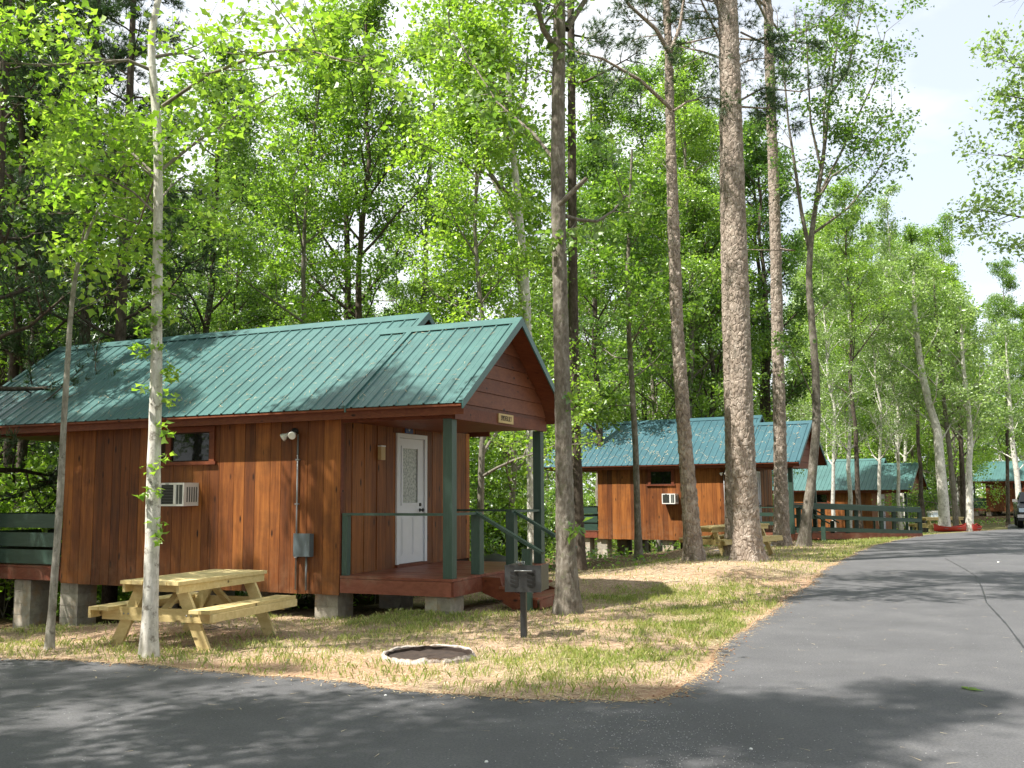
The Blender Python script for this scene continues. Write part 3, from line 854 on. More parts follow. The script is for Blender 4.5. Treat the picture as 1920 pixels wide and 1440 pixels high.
    def rake(u0, u1, W, dep=.13):
        for sgn in (0, 1):
            mb = MB(); ze = ZE + .028; zr = zroof(W / 2) + .028
            pts = [(-EO, ze), (W / 2, zr), (W / 2, zr - dep), (-EO, ze - dep + .02)] if sgn == 0 else [(W + EO, ze), (W / 2, zr), (W / 2, zr - dep), (W + EO, ze - dep + .02)]
            mb.prism(pts, 0, u0, u1)
            # flange on the roof surface
            pts = [(p, q) for p, q in (pts[0], pts[1])]
            (a0, b0), (a1, b1) = pts
            mb.prism([(a0, b0), (a1, b1), (a1, b1 + .008), (a0, b0 + .008)], 0, u0 - .07, u1)
            mb.build('rake_trim', M[roofm], R)
    rake(UP + RK, UP + RK + .022, W2); rake(-LR - .022, -LR, W1)
    rake(UM + .0, UM + .022, W1, .11)
    # fascia, soffit, beams
    board('fascia_board', (-LR + .02, -EO + .075, ZE - .15), (UP + RK - .01, -EO + .098, ZE - .0), 'trimwood', R)
    board('fascia_board', (-LR + .02, W1 + EO - .035, ZE - .165), (UM - .02, W1 + EO - .012, ZE - .045), 'trimwood', R)
    mb = MB(); mb.box((-LR + .03, -EO + .099, ZC + .053), (UP - .04, -.001, ZC + .065)); mb.build('soffit', M['trimwood'], R)
    mb = MB(); mb.box((.002, .002, ZC + .02), (UP - .03, W2 - .01, ZC + .04)); mb.build('porch_ceiling', M['trimwood'], R)
    mb = MB(); mb.box((-LR + .3, .004, ZC + .02), (-L - .002, W1 - .01, ZC + .04)); mb.build('porch_ceiling', M['trimwood'], R)
    board('porch_beam', (.02, -.002, ZC - .0), (UP - .0, .05, ZC + .2), 'trimwood', R)
    board('porch_beam', (-LR + .35, -.002, ZC), (-L - .01, .05, ZC + .2), 'trimwood', R)
    # lapped gable boards
    def gable(uf, W, name='gable_board', z0=ZC, rows=7, out=1, ins=.06):
        zt = zroof(W / 2) - .06; bh = (zt - z0) / rows
        mbj = MB()
        for i in range(rows):
            a0, a1 = z0 + i * bh, z0 + (i + 1) * bh - .004
            def vl(z): return max(0.0, (z + ins - ZE) / SL - EO + .02)
            l0, l1 = vl(a0), vl(a1)
            poly = [(l0, a0), (W - l0, a0), (W - l1, a1), (l1, a1)] if W - l1 > l1 + .02 else [(l0, a0), (W - l0, a0), (W / 2, a1)]
            k = len(mbj.v) if det < 1 else 0
            m_ = mbj if det < 1 else MB()
            n0 = len(m_.v)
            m_.prism(poly, 0, uf, uf + .02 * out)
            # lap: lower edge pushed outwards
            for q in range(n0, len(m_.v)):
                p = m_.v[q]
                if abs(p[2] - a0) < 1e-6: m_.v[q] = (p[0] + .016 * out, p[1], p[2])
            if det >= 1: m_.build(name, M['trimgable'], R)
        if det < 1: mbj.build('gable_siding', M['trimgable'], R, 'stuff')
    gable(UP, W2)
    gable(UM - .3, W1, z0=zroof(W2 / 2) - .35, rows=2)
    gable(-L - .02, W1, out=-1, rows=5) if det >= 1 else None
    board('gable_beam', (UP - .02, .0, ZC - .01), (UP + .045, W2 + .02, ZC + .16), 'trimwood', R)
    # --- piers of concrete block
    def pier(u, v, courses=5):
        wx, wy, _ = to_world(P, u + .2, v + .2)
        zb = g1(wx, wy) - Z0 - .08
        pr = bpy.data.objects.new('pier', MB().box((u + .012, v + .012, zb), (u + .388, v + .388, -.022 if u < -.45 else -.012)).mesh('pier', M['block'])); COL.objects.link(pr); pr.parent = R
        z = -.02; k = 0
        while z > zb:
            z1 = max(z - .195, zb - .0)
            for h in (0, 1):
                if det >= 1:
                    if k % 2 == 0: board('block', (u + h * .2 + .002, v, z1 + .003), (u + h * .2 + .198, v + .4, z - .003), 'block', pr)
                    else: board('block', (u, v + h * .2 + .002, z1 + .003), (u + .4, v + h * .2 + .198, z - .003), 'block', pr)
            z -= .195; k += 1
    us = (-L - .1, -L / 2 - .2, -.49)
    for u in us:
        for v in (.1, 1.85, 3.6): pier(u, v)
    for v in (.08, 2.8): pier(UP - .47, v)
    for v in (.1, 3.6): pier(-LR + 1.35, v)
    mb = MB(); mb.box((-L + .05, .06, -.02), (-.1, W1 - .06, -.003)); mb.build('floor_frame', M['sheath'], R)
    # --- porch deck (right) and back deck (left)
    def deck(u0, u1, v0, v1):
        v = v0; k = 0
        n_ = int(round((v1 - v0) / .145)); w = (v1 - v0) / n_
        if det >= 1:
            for i in range(n_): board('deck_board', (u0, v0 + i * w, .205), (u1, v0 + (i + 1) * w - .007, .24 + random.uniform(0, .003)), 'deckwood', R)
        else: MB().box((u0, v0, .205), (u1, v1, .24)).build('deck_floor', M['deckwood'], R)
        board('rim_board', (u0, v0 + .005, 0), (u1 - .03, v0 + .045, .2), 'deckwood', R)
        board('rim_board', (u1 - .028, v0 + .02, 0), (u1 + .0, v1 - .02, .2), 'deckwood', R)
        board('rim_board', (u0, v1 - .045, 0), (u1 - .03, v1 - .005, .2), 'deckwood', R)
        board('rim_board', (u0, v0 + .047, 0), (u0 + .03, v1 - .047, .2), 'deckwood', R)
    deck(.02, UP + .02, -.02, W2 + .02); deck(-LR + .32, -L - .022, .0, W1)
    G = 'greenpaint' if det >= 2 else 'greendark'
    def post(u, v, z0, z1, s=.14, name='porch_post', mat=None): board(name, (u, v, z0), (u + s, v + s, z1), mat or G, R)
    post(UP - .145, .0, .242, ZC - .003); post(UP - .145, W2 - .14, .242, ZC - .003)
    post(-LR + .4, .0, .242, ZC - .003); post(-LR + .4, W1 - .14, .242, ZC - .003)
    # rails
    post(.03, .01, .242, 1.09, .09, 'rail_post')
    def rail(a_, b_, w=.09, h=.035, name='top_rail', mat=None): MB().bar(a_, b_, w, h).build(name, M[mat or G], R)
    rail((.03, .055, 1.11), (UP - .147, .055, 1.11)); rail((UP - .07, .142, 1.11), (UP - .07, .98, 1.11))
    rail((UP - .07, 2.02, 1.11), (UP - .07, W2 - .142, 1.11)); rail((.03, W2 - .06, 1.11), (UP - .147, W2 - .06, 1.11))
    if midrail:
        for z in (.52, .82): board('mid_rail', (.03, .035, z), (UP - .147, .06, z + .12), G, R)
    if stairs:
        post(UP - .13, .82, .242, 1.09, .14, 'newel_post'); post(UP - .13, 2.02, .242, 1.09, .14, 'newel_post')
        # stairs in front of the gable opening
        for v in (.88, 2.08):
            MB().prism([(UP + .022, .2), (UP + .3, .2), (UP + .34, .06), (UP + .86, -.1), (UP + .86, -.2), (UP + .5, -.24), (UP + .3, -.12), (UP + .022, -.02)], 1, v, v + .04).build('stringer', M['trimwood'], R)
        for u0, z in ((UP + .3, .045), (UP + .6, -.09)):
            for q in (0, .15): board('stair_tread', (u0 + q, .85, z), (u0 + q + .143, 2.15, z + .035), 'deckwood', R)
        board('riser', (UP + .3, .921, -.1), (UP + .315, 2.079, .04), 'deckwood', R); board('riser', (UP + .89, .921, -.22), (UP + .905, 2.12, -.095), 'deckwood', R)
        for v in (.79, 2.16): board('stair_post', (UP + .68, v, -.3), (UP + .82, v + .055, .62), G, R)
        for v in (.84, 2.16): MB().bar((UP - .06, v, 1.12), (UP + .98, v, .56), .09, .04).build('handrail', M[G], R)
    # slat railing round the back deck
    for z in (.24 + .03, .555, .87):
        board('slat', (-LR + .45, -.025, z), (-L - .02, .0, z + .235), G, R)
        board('slat', (-LR + .4, .03, z), (-LR + .425, W1 - .1, z + .235), G, R)
        board('slat', (-LR + .45, W1 - .04, z), (-L - .02, W1 - .015, z + .235), G, R)
    # --- window
    wf = bpy.data.objects.new('window', MB().box((win[0] - .1, -.03, win[3] - .0), (win[1] + .1, .015, win[3] + .085)).box((win[0] - .1, -.03, win[2] + .002), (win[0], .015, win[3] - .002)).box((win[1], -.03, win[2] + .002), (win[1] + .1, .015, win[3] - .002)).box((win[0] - .16, -.05, win[2] - .05), (win[1] + .14, .012, win[2] - .0)).mesh('window', M['trimwood']))
    COL.objects.link(wf); wf.parent = R
    MB().box((win[0] + .02, .004, win[2] + .02), (win[1] - .02, .012, win[3] - .02)).build('pane', M['glass'], wf)
    MB().box((win[0], -.012, win[2]), (win[1], .003, win[2] + .02)).box((win[0], -.012, win[3] - .02), (win[1], .003, win[3])).box((win[0], -.012, win[2] + .022), (win[0] + .02, .003, win[3] - .022)).box((win[1] - .02, -.012, win[2] + .022), (win[1], .003, win[3] - .022)).build('sash', M['sheath'], wf)
    # --- door
    dm = MB()
    dm.box((-.018, D0, DZ0), (.03, D0 + .07, DZ1)); dm.box((-.018, D1 - .07, DZ0), (.03, D1, DZ1)); dm.box((-.018, D0 + .072, DZ1 - .07), (.03, D1 - .072, DZ1))
    MB().box((-.018, D0 - .01, .242), (.05, D1 + .01, DZ0 - .002)).build('door_sill', M['trimwood'], R)
    dm.build('door_frame', M['whitedoor'], R)
    d0, d1, e0, e1 = D0 + .075, D1 - .075, DZ0 + .004, DZ1 - .075
    g0, g1_, h0, h1 = 1.72, 2.22, 1.24, 2.14
    sm = MB()
    sm.box((-.015, d0, e0), (.002, g0, e1)).box((-.015, g1_, e0), (.002, d1, e1)).box((-.015, g0, e0), (.002, g1_, h0)).box((-.015, g0, h1), (.002, g1_, e1))
    for pz0, pz1 in ((.42, 1.02),):
        for pv0, pv1 in ((d0 + .1, (d0 + d1) / 2 - .04), ((d0 + d1) / 2 + .04, d1 - .1)):
            sm.box((.003, pv0, pz0), (.009, pv1, pz1))
            sm.box((.0095, pv0 + .03, pz0 + .03), (.014, pv1 - .03, pz1 - .03))
    dr = sm.build('door', M['whitedoor'], R)
    MB().box((-.012, g0 + .002, h0 + .002), (-.004, g1_ - .002, h1 - .002)).build('pane', M['doorglass'], dr)
    fm = MB()
    for q in ((g0 - .03, h0 - .03, g1_ + .03, h0 + .012), (g0 - .03, h1 - .012, g1_ + .03, h1 + .03)): fm.box((.003, q[0], q[1]), (.016, q[2], q[3]))
    for q in ((g0 - .03, h0 + .014, g0 + .012, h1 - .014), (g1_ - .012, h0 + .014, g1_ + .03, h1 - .014)): fm.box((.003, q[0], q[1]), (.016, q[2], q[3]))
    fm.build('pane_frame', M['whitedoor'], dr)
    k = MB(); k.lathe([(0, .002), (.03, .002), (.03, .01), (.012, .015), (.012, .04), (.028, .05), (.03, .07), (.018, .085), (0, .086)], 12, (0, 2.30, 1.13), 'x')
    k.lathe([(0, .002), (.03, .002), (.028, .02), (0, .022)], 12, (0, 2.30, 1.22), 'x')
    k.build('door_knob', M['black'], dr)
    return R
M['trimgable'] = wood_mat('gable_boards', (.05, .016, .010), (.12, .036, .018), (.19, .065, .03), 'y', .55, True, .25)

def ac_unit(P, u, label):
    x, y, z = to_world(P, u, 0, 1.235)
    R = empty('air_conditioner', (x, y, z), -P[3], label, 'air conditioner', 'air conditioners in the cabin walls')
    mb = MB(); mb.box((0, -.3, 0), (.49, .0, .355)); mb.build('casing', M['white'], R)
    # raised front frame
    f = MB(); f.box((0, -.318, 0), (.49, -.301, .03)).box((0, -.318, .325), (.49, -.301, .355)).box((0, -.318, .031), (.03, -.301, .324)).box((.46, -.318, .031), (.49, -.301, .324)).box((.28, -.318, .031), (.33, -.301, .324))
    f.build('front_frame', M['white'], R)
    MB().box((.03, -.306, .03), (.28, -.3015, .325)).build('coil', M['void'], R)
    for i in range(12): board('fin', (.032, -.316, .042 + i * .0235), (.278, -.307, .050 + i * .0235), 'grille', R)
    g = MB().box((.332, -.306, .032), (.458, -.3015, .323)); g.build('side_grille', M['grille'], R)
    for i in range(4): board('grille_bar', (.35 + i * .028, -.314, .034), (.356 + i * .028, -.307, .322), 'white' if i == 1 else 'grille', R)
    board('badge', (.12, -.322, .33), (.19, -.3185, .345), 'grey', R)
    # side louvres
    for i in range(5): board('louvre', (.491, -.26 + i * .05, .06), (.494, -.235 + i * .05, .29), 'grille', R)
    return R
def flood(P, u, label):
    x, y, z = to_world(P, u, 0, 2.3)
    R = empty('flood_light', (x, y, z), -P[3], label, 'light', 'twin flood lights on the cabin walls')
    MB().lathe([(0, 0), (.055, 0), (.055, -.03), (.0, -.035)], 14, (-.09, -.002, .03), 'y').build('junction_box', M['black'], R)
    for (o, d, nm) in (((-.13, -.05, .02), Vector((-.75, -.35, -.55)), 0), ((-.03, -.06, .01), Vector((.15, -.9, -.35)), 1)):
        d.normalize(); o = Vector(o)
        MB().tube([(-.09, -.03, .03), o, o + d * .05], .014, 8).build('arm', M['black'], R)
        p = o + d * .05
        MB().tube([p, p + d * .03, p + d * .075, p + d * .105, p + d * .112], [.022, .028, .055, .06, .05], 16).build('lamp_bulb', M['white'], R)
    return R
def elec(P, u, label):
    x, y, z = to_world(P, u, 0, 0)
    R = empty('electrical_box', (x, y, z), -P[3], label, 'electrical box', 'electrical boxes on the cabin walls')
    MB().box((.02, -.11, .5), (.29, -.006, .83)).build('cabinet', M['grey'], R)
    MB().box((.012, -.118, .505), (.298, -.111, .835)).build('cover', M['grey'], R)
    MB().tube([(0, -.03, .02), (0, -.03, 2.29)], .013, 8).build('conduit', M['galv'], R)
    MB().tube([(.19, -.04, .02), (.19, -.04, .5)], .015, 8).build('conduit', M['galv'], R)
    for z in (.55, 1.25, 1.9): MB().box((-.03, -.045, z), (.03, -.006, z + .02)).build('strap', M['galv'], R)
    MB().box((-.022, -.05, .48), (.022, -.006, .58)).build('coupling', M['galv'], R)
    return R
def text_mesh(txt, size, depth, mat):
    cu = bpy.data.curves.new('lettering', 'FONT'); cu.body = txt; cu.size = size; cu.extrude = depth; cu.align_x = 'CENTER'; cu.align_y = 'CENTER'
    cu.resolution_u = 2
    o = bpy.data.objects.new('lettering', cu); COL.objects.link(o)
    dg = bpy.context.evaluated_depsgraph_get(); me = bpy.data.meshes.new_from_object(o.evaluated_get(dg))
    bpy.data.objects.remove(o); me.materials.clear(); me.materials.append(mat)
    return me

c1 = cabin(CAB1, 5.519, 8.068, 'nearest wooden cabin with teal metal roof, white door and green porch posts', 2)
ac_unit(CAB1, -3.12, 'white air conditioner in the side wall of the nearest cabin')
flood(CAB1, -.72, 'twin white flood lights high on the side wall of the nearest cabin')
elec(CAB1, -.74, 'grey electrical box and conduit on the nearest cabin wall beside the porch')
# signs on the near cabin
x, y, z = to_world(CAB1, UP + .047, 1.64, 2.525)
S = empty('name_sign', (x, y, z), -CAB1[3], 'small pale wooden name sign reading SPIDERLILY on the gable beam', 'sign')
MB().box((0, -.265, -.07), (.02, .265, .07)).build('sign_board', M['sign'], S)
t = link('lettering', text_mesh('SPIDERLILY', .088, .002, M['letters']), S); t.rotation_euler = (math.pi / 2, 0, math.pi / 2); t.location = (.022, 0, 0); t.scale = (.9, 1.25, 1)
x, y, z = to_world(CAB1, .015, 1.9, 2.395)
S = empty('number_plaque', (x, y, z), -CAB1[3], 'small blue number plaque reading 8 above the white door', 'sign')
MB().box((0, -.12, -.02), (.015, .12, .13)).build('plaque', M['blue'], S)
t = link('numeral', text_mesh('8', .13, .001, M['white']), S); t.rotation_euler = (math.pi / 2, 0, math.pi / 2); t.location = (.017, 0, .055); t.scale = (.8, 1, 1)
x, y, z = to_world(CAB1, .013, 1.04, 1.92)
S = empty('wall_lamp', (x, y, z), -CAB1[3], 'slim beige wall lamp beside the door on the porch', 'lamp')
MB().box((0, -.06, 0), (.06, .06, .2)).build('lamp_cover', M['beige'], S)
MB().box((0, -.065, .202), (.065, .065, .222)).build('lamp_cap', M['white'], S)

c2 = cabin(CAB2, 5.3, 7.45, 'second cabin behind the tall pines with picnic table in front', 1, midrail=True, roofm='roof_sky_tint')
ac_unit(CAB2, -2.67, 'white air conditioner in the wall of the second cabin behind the pines')
flood(CAB2, -.35, 'small white flood lights on the second cabin beside the pine trunk')
elec(CAB2, -.5, 'grey electrical box on the second cabin wall beside the pine trunk')
c3 = cabin(CAB3, 5.4, 7.9, 'third cabin farther along the road with bright teal roof behind the ramp', 0)
c4 = cabin(CAB4, 5.4, 7.9, 'farthest cabin half hidden by foliage near the parked car', 0, stairs=False)

# fallen needles and leaf bits resting on the two nearer roofs
for P_, L_, n_ in ((CAB1, 8.0, 900), (CAB2, 7.4, 600)):
    uu = RNG.uniform(-L_, 1.9, n_); vv = RNG.uniform(-.3, 1.6, n_); cs_, sn_ = math.cos(P_[3]), math.sin(P_[3])
    A_ = RNG.uniform(0, 6.28, n_); Ln = RNG.uniform(.03, .11, n_) * (1 if P_ is CAB1 else 1.5); V3 = []
    for du, dv in ((-1, .07), (-1, -.07), (1, 0)):
        a2 = uu + (np.cos(A_) * du - np.sin(A_) * dv) * Ln / 2; b2 = vv + (np.sin(A_) * du + np.cos(A_) * dv) * Ln / 2
        V3.append(np.stack([P_[0] + a2 * cs_ + b2 * sn_, P_[1] - a2 * sn_ + b2 * cs_, P_[2] + ZE + SL * (b2 + EO) + .026], 1))
    link('roof_litter', npmesh('roof_litter', np.stack(V3, 1).reshape(-1, 3), np.arange(3 * n_).reshape(-1, 3), M['straw'], 3), kind='stuff')

# ------------------------------------------------------------------ access ramp of the second cabin
RP = empty('access_ramp', (9.75, 33.9, 0), 0, 'long dark green railed ramp running from the second cabin to the road', 'ramp')
def rp(x, y, z): return (x - 9.75, y - 33.9, z)
A0 = np.array((9.95, 33.2)); A1 = np.array((14.35, 34.95)); dr_ = (A1 - A0) / np.linalg.norm(A1 - A0); pr_ = np.array((-dr_[1], dr_[0]))
def rampz(t): return .2 - .2 * t
for side in (0, 1):
    o = pr_ * (1.25 * side)
    for t in (0.0, .33, .64, 1.0):
        p = A0 + (A1 - A0) * t + o; zg = g1(*p) - .1; zt = rampz(t) + .95
        MB().box((p[0] - 9.75 - .06, p[1] - 33.9 - .06, zg), (p[0] - 9.75 + .06, p[1] - 33.9 + .06, zt)).build('ramp_post', M['greendark'], RP)
    for (h, nm, hh) in ((.9, 'top_rail', .14), (.55, 'mid_rail', .13), (.14, 'low_rail', .13)):
        a_ = A0 + o; b_ = A1 + o; off = pr_ * (-.075)
        MB().bar(rp(a_[0] + off[0], a_[1] + off[1], rampz(0) + h), rp(b_[0] + off[0], b_[1] + off[1], rampz(1) + h), .03, hh).build(nm, M['greendark'], RP)
    a_ = A0 + o; b_ = A1 + o
    MB().bar(rp(a_[0], a_[1], rampz(0) + 1.0), rp(b_[0], b_[1], rampz(1) + 1.0), .14, .035).build('cap_rail', M['greenpaint'], RP)
    off = pr_ * (-.078)
    MB().bar(rp(a_[0] + off[0], a_[1] + off[1], rampz(0) - .09), rp(b_[0] + off[0], b_[1] + off[1], rampz(1) - .0), .03, .2).build('ramp_skirt', M['deckwood'], RP)
a_, b_ = A0 + pr_ * .62, A1 + pr_ * .62
for i in range(34):
    t0 = i / 34; t1 = (i + .94) / 34
    q0 = a_ + (b_ - a_) * t0; q1 = a_ + (b_ - a_) * t1
    MB().bar(rp(q0[0], q0[1], rampz(t0)), rp(q1[0], q1[1], rampz(t1)), 1.2, .035).build('ramp_plank', M['deckwood'], RP)

# ------------------------------------------------------------------ picnic tables
def picnic_table(name, L, label, mat='pine_lumber'):
    R = empty(name, (0, 0, 0), 0, label, 'picnic table', 'wooden picnic tables beside the cabins')
    W = .78
    for i in range(5):
        w = W / 5; board('top_plank', (-L / 2 - random.uniform(0, .01), -W / 2 + i * w, .70), (L / 2, -W / 2 + (i + 1) * w - .012, .738), mat, R)
    for s in (-1, 1):
        y0 = s * (W / 2 - .02) ; board('apron', (-L / 2 + .03, min(y0, y0 - s * .035), .612), (L / 2 - .03, max(y0, y0 - s * .035), .697), mat, R)
        for i in range(2):
            yb = s * .66 + (i - 1) * .14
            board('bench_plank', (-L / 2 - .01, yb, .41), (L / 2, yb + .128, .447), mat, R)
        yy = s * .66 + (.13 if s > 0 else -.145)
        board('bench_apron', (-L / 2 + .01, yy - .018, .325), (L / 2 - .01, yy + .018, .408), mat, R)
    for e in (-1, 1):
        x = e * (L / 2 - .17)
        MB().bar((x, -.74, .365), (x, .74, .365), .038, .14).build('bench_support', M[mat], R)
        MB().bar((x, -.36, .655), (x, .36, .655), .038, .085).build('top_cleat', M[mat], R)
        for s in (-1, 1):
            MB().bar((x - e * .04, s * .24, .70), (x - e * .04, s * .60, -.02), .038, .14, (0, s, .5)).build('leg', M[mat], R)
        MB().bar((x - e * .06, 0, .37), (x - e * .5, 0, .69), .09, .038).build('brace', M[mat], R)
        for s in (-1, 1):
            for q in (-.03, .03): MB().lathe([(0, 0), (.011, 0), (.011, .006), (0, .008)], 8, (x + e * .021, s * .415 + q, .365), 'x').build('bolt', M['galv'], R)
    return R
PT = picnic_table('picnic_table', 1.66, 'pale pine picnic table under the near cabin beside the white-barked tree')
th = math.pi / 2 - .34
# near end centre about (-3.9,10.75)
PT.rotation_euler = (0, 0, th)
cx, cy = -3.93 + .83 * math.cos(th), 10.74 + .83 * math.sin(th)
PT.location = (cx, cy, g1(cx, cy) - .0)
PT.rotation_euler = (0, 0, th)
p2 = picnic_table('picnic_table', 2.05, 'picnic table behind the thickest pine trunks in front of the second cabin')
p2.location = (5.55, 25.3, .02); p2.rotation_euler = (0, math.radians(-1.5), math.radians(33))
p3 = picnic_table('picnic_table', 1.9, 'far picnic table near the road with a blue cooler on it', 'pine_lumber')
x, y = gp(1762, 994, -.1); p3.location = (x, y, g1(x, y)); p3.rotation_euler = (0, 0, math.radians(14))
ck = empty('cooler', (x - .1, y, g1(x, y) + .74), .2, 'pale blue cooler standing on the far picnic table', 'cooler')
MB().box((-.3, -.18, 0), (.3, .18, .2)).build('body', M['cooler'], ck); MB().box((-.32, -.2, .202), (.32, .2, .26)).build('lid', M['white'], ck)
MB().tube([(-.31, -.19, .15), (-.36, -.19, .2), (-.36, .19, .2), (-.31, .19, .15)], .012, 6).build('handle', M['white'], ck)

# ------------------------------------------------------------------ pedestal grill
gxx, gyy = .115, 11.5
GR = empty('pedestal_grill', (gxx + .05, gyy - .0, g1(gxx, gyy)), math.radians(-14), 'black iron grill box on a square post in the lawn', 'grill')
gb = .545
mb = MB(); mb.box((-.083, -.033, -.05), (-.017, .033, gb - .013)); mb.build('post', M['black'], GR)
fb = MB(); W_, D_, H_ = .2, .23, .29; t_ = .008
fb.box((-W_, -D_, gb), (W_, D_, gb + t_)); fb.box((-W_, -D_, gb + t_), (-W_ + t_, D_, gb + H_)); fb.box((W_ - t_, -D_, gb + t_), (W_, D_, gb + H_))
# back plate towards the camera with two zigzag slots
z = gb + t_
def zig(x0):
    # black plates that paint the dark of the slots onto the front plate
    q = MB()
    for i in range(4):
        zz = gb + .06 + i * .047
        q.prism([(x0 - .01, zz), (x0 + .055, zz - .018), (x0 + .08, zz + .004), (x0 + .084, zz + .04), (x0 + .05, zz + .04), (x0 + .046, zz + .014), (x0 - .01, zz + .027)], 1, -D_ - .0125, -D_ - .0085)
    return q
fb.box((-W_ + t_, -D_ - .0, gb + t_), (W_ - t_, -D_ + t_, gb + H_))
fb.build('firebox', M['black'], GR)
MB().box((-W_ - .012, -D_ - .008, gb - .004), (W_ + .012, -D_ - .001, gb + H_ + .006)).build('front_plate', M['black'], GR)
for x0 in (-.135, .06): zig(x0).build('adjuster_slot', M['void'], GR)
MB().tube([(-.09, -D_ - .03, gb + .235), (.11, -D_ - .03, gb + .235)], .007, 8).build('grate_rod', M['galv'], GR)
MB().tube([(-.09, -D_ - .008, gb + .22), (-.09, -D_ - .03, gb + .235)], .006, 6).tube([(.11, -D_ - .008, gb + .22), (.11, -D_ - .03, gb + .235)], .006, 6).build('rod_bracket', M['black'], GR)
for i in range(13): board('grate_bar', (-W_ + .02 + i * .03, -D_ + .02, gb + H_ - .035), (-W_ + .026 + i * .03, D_ - .01, gb + H_ - .028), 'black', GR)
co = MB(); pts = [(-.08 + .1 * k / 40 + 0, -D_ + .02 + .018 * math.cos(k * .9), gb + H_ + .03 + .018 * math.sin(k * .9)) for k in range(41)]
co.tube([(-.1, -D_ + .03, gb + H_ - .02)] + pts, .0045, 5).build('spring_handle', M['galv'], GR)
MB().box((-.09, -.09, gb - .012), (.09, .09, gb - .001)).build('mounting_plate', M['black'], GR)

# ------------------------------------------------------------------ fire ring
fx, fy = -.85, 10.02; fz = g1(fx, fy)
FR = empty('fire_ring', (fx, fy, fz - .02), 0, 'round fire ring with pale ragged rim set in the lawn', 'fire ring')
def ringmesh(r0, r1, z0, z1, seed, wob=.02, n=72):
    mb = MB(); pr = []
    for k in range(n):
        t = 2 * math.pi * k / n
        w1 = float(vnoise(math.cos(t) * 5 + 9, math.sin(t) * 5 + 9, seed)) - .5; w2 = float(vnoise(math.cos(t) * 9 + 19, math.sin(t) * 9 + 9, seed)) - .5
        a = r0 + w1 * wob; b = r1 + w2 * wob * 1.5; zt = z1 + w1 * wob * 1.6 + w2 * wob
        c, s = math.cos(t), math.sin(t)
        mb.v += [(a * c, a * s, z0), (a * c, a * s, zt - .01), ((a + .012) * c, (a + .012) * s, zt), ((b - .015) * c, (b - .015) * s, zt - .005 + w2 * .01), (b * c, b * s, zt - .03), (b * c * 1.03, b * s * 1.03, z0)]
    for k in range(n):
        o, p = k * 6, ((k + 1) % n) * 6
        for j in range(5): mb.f.append((o + j, p + j, p + j + 1, o + j + 1)); mb.sm.append(False)
    return mb
M['rim'] = bark_mat('weathered_pale_rim', (.24, .2, .17), (.42, .37, .33), (.58, .53, .5), 'plain', (.2, .14, .1))
ringmesh(.435, .464, -.03, .085, 3, .014).build('rim', M['rim'], FR, fixn=True)
M['rust'] = paint_mat('sooty_rust', (.035, .022, .016), .85, .5, scale=14, bumps=.4)
ringmesh(.418, .431, -.06, .075, 8, .01).build('steel_liner', M['rust'], FR)
mb = MB(); n = 30
for r in range(6):
    for k in range(n):
        t = 2 * math.pi * k / n; rr = .41 * r / 5; mb.v.append((rr * math.cos(t), rr * math.sin(t), .028 + .02 * random.random()))
for r in range(5):
    for k in range(n): mb.f.append((r * n + k, r * n + (k + 1) % n, (r + 1) * n + (k + 1) % n, (r + 1) * n + k)); mb.sm.append(True)
mb.build('ash_bed', M['rust'], FR)

# ------------------------------------------------------------------ small things
x, y, z = to_world(CAB1, .42, 3.55, 0)
BD = empty('covered_bundle', (x, y, z + .02), -CAB1[3], 'low black covered bundle on the ground behind the cabin porch', 'bundle')
mb = MB(); nU, nV = 16, 10
for j in range(nV + 1):
    for i in range(nU + 1):
        a_ = i / nU; b_ = j / nV
        h = (math.sin(math.pi * a_) ** .45) * (math.sin(math.pi * b_) ** .5) * (.44 - .12 * a_) + .03 * random.random()
        mb.v.append((-.5 + 1.1 * a_, .3 + .9 * b_, -.3 + h * 1.45 if 0 < i < nU and 0 < j < nV else -.35))
for j in range(nV):
    for i in range(nU):
        o = j * (nU + 1) + i; mb.f.append((o, o + 1, o + nU + 2, o + nU + 1)); mb.sm.append(True)
mb.build('cover', M['tarp'], BD)
MB().tube([(-.5, .35, .05), (-.7, .2, .02), (-.75, .0, .08), (-.9, -.2, .1)], .012, 6).build('cord', M['galv'], BD)
# metal sheets under the second cabin's table
for i, (px, py, rz) in enumerate(((1335, 1036, .5), (1352, 1033, .35))):
    x, y = gp(px, py, -.1)
    sh = roof_panel_mesh(.6, 1.6, .03).build('metal_sheet', M['galv']); sh.location = (x, y, g1(x, y) + .05 + .03 * i); sh.rotation_euler = (0, 0, -1.3 + rz)
    tag(sh, ['pale ribbed metal sheet on the ground, nearer the left pine', 'pale ribbed metal sheet on the ground, nearer the thick pine'][i], 'metal sheet', 'metal sheets lying in front of the second cabin')
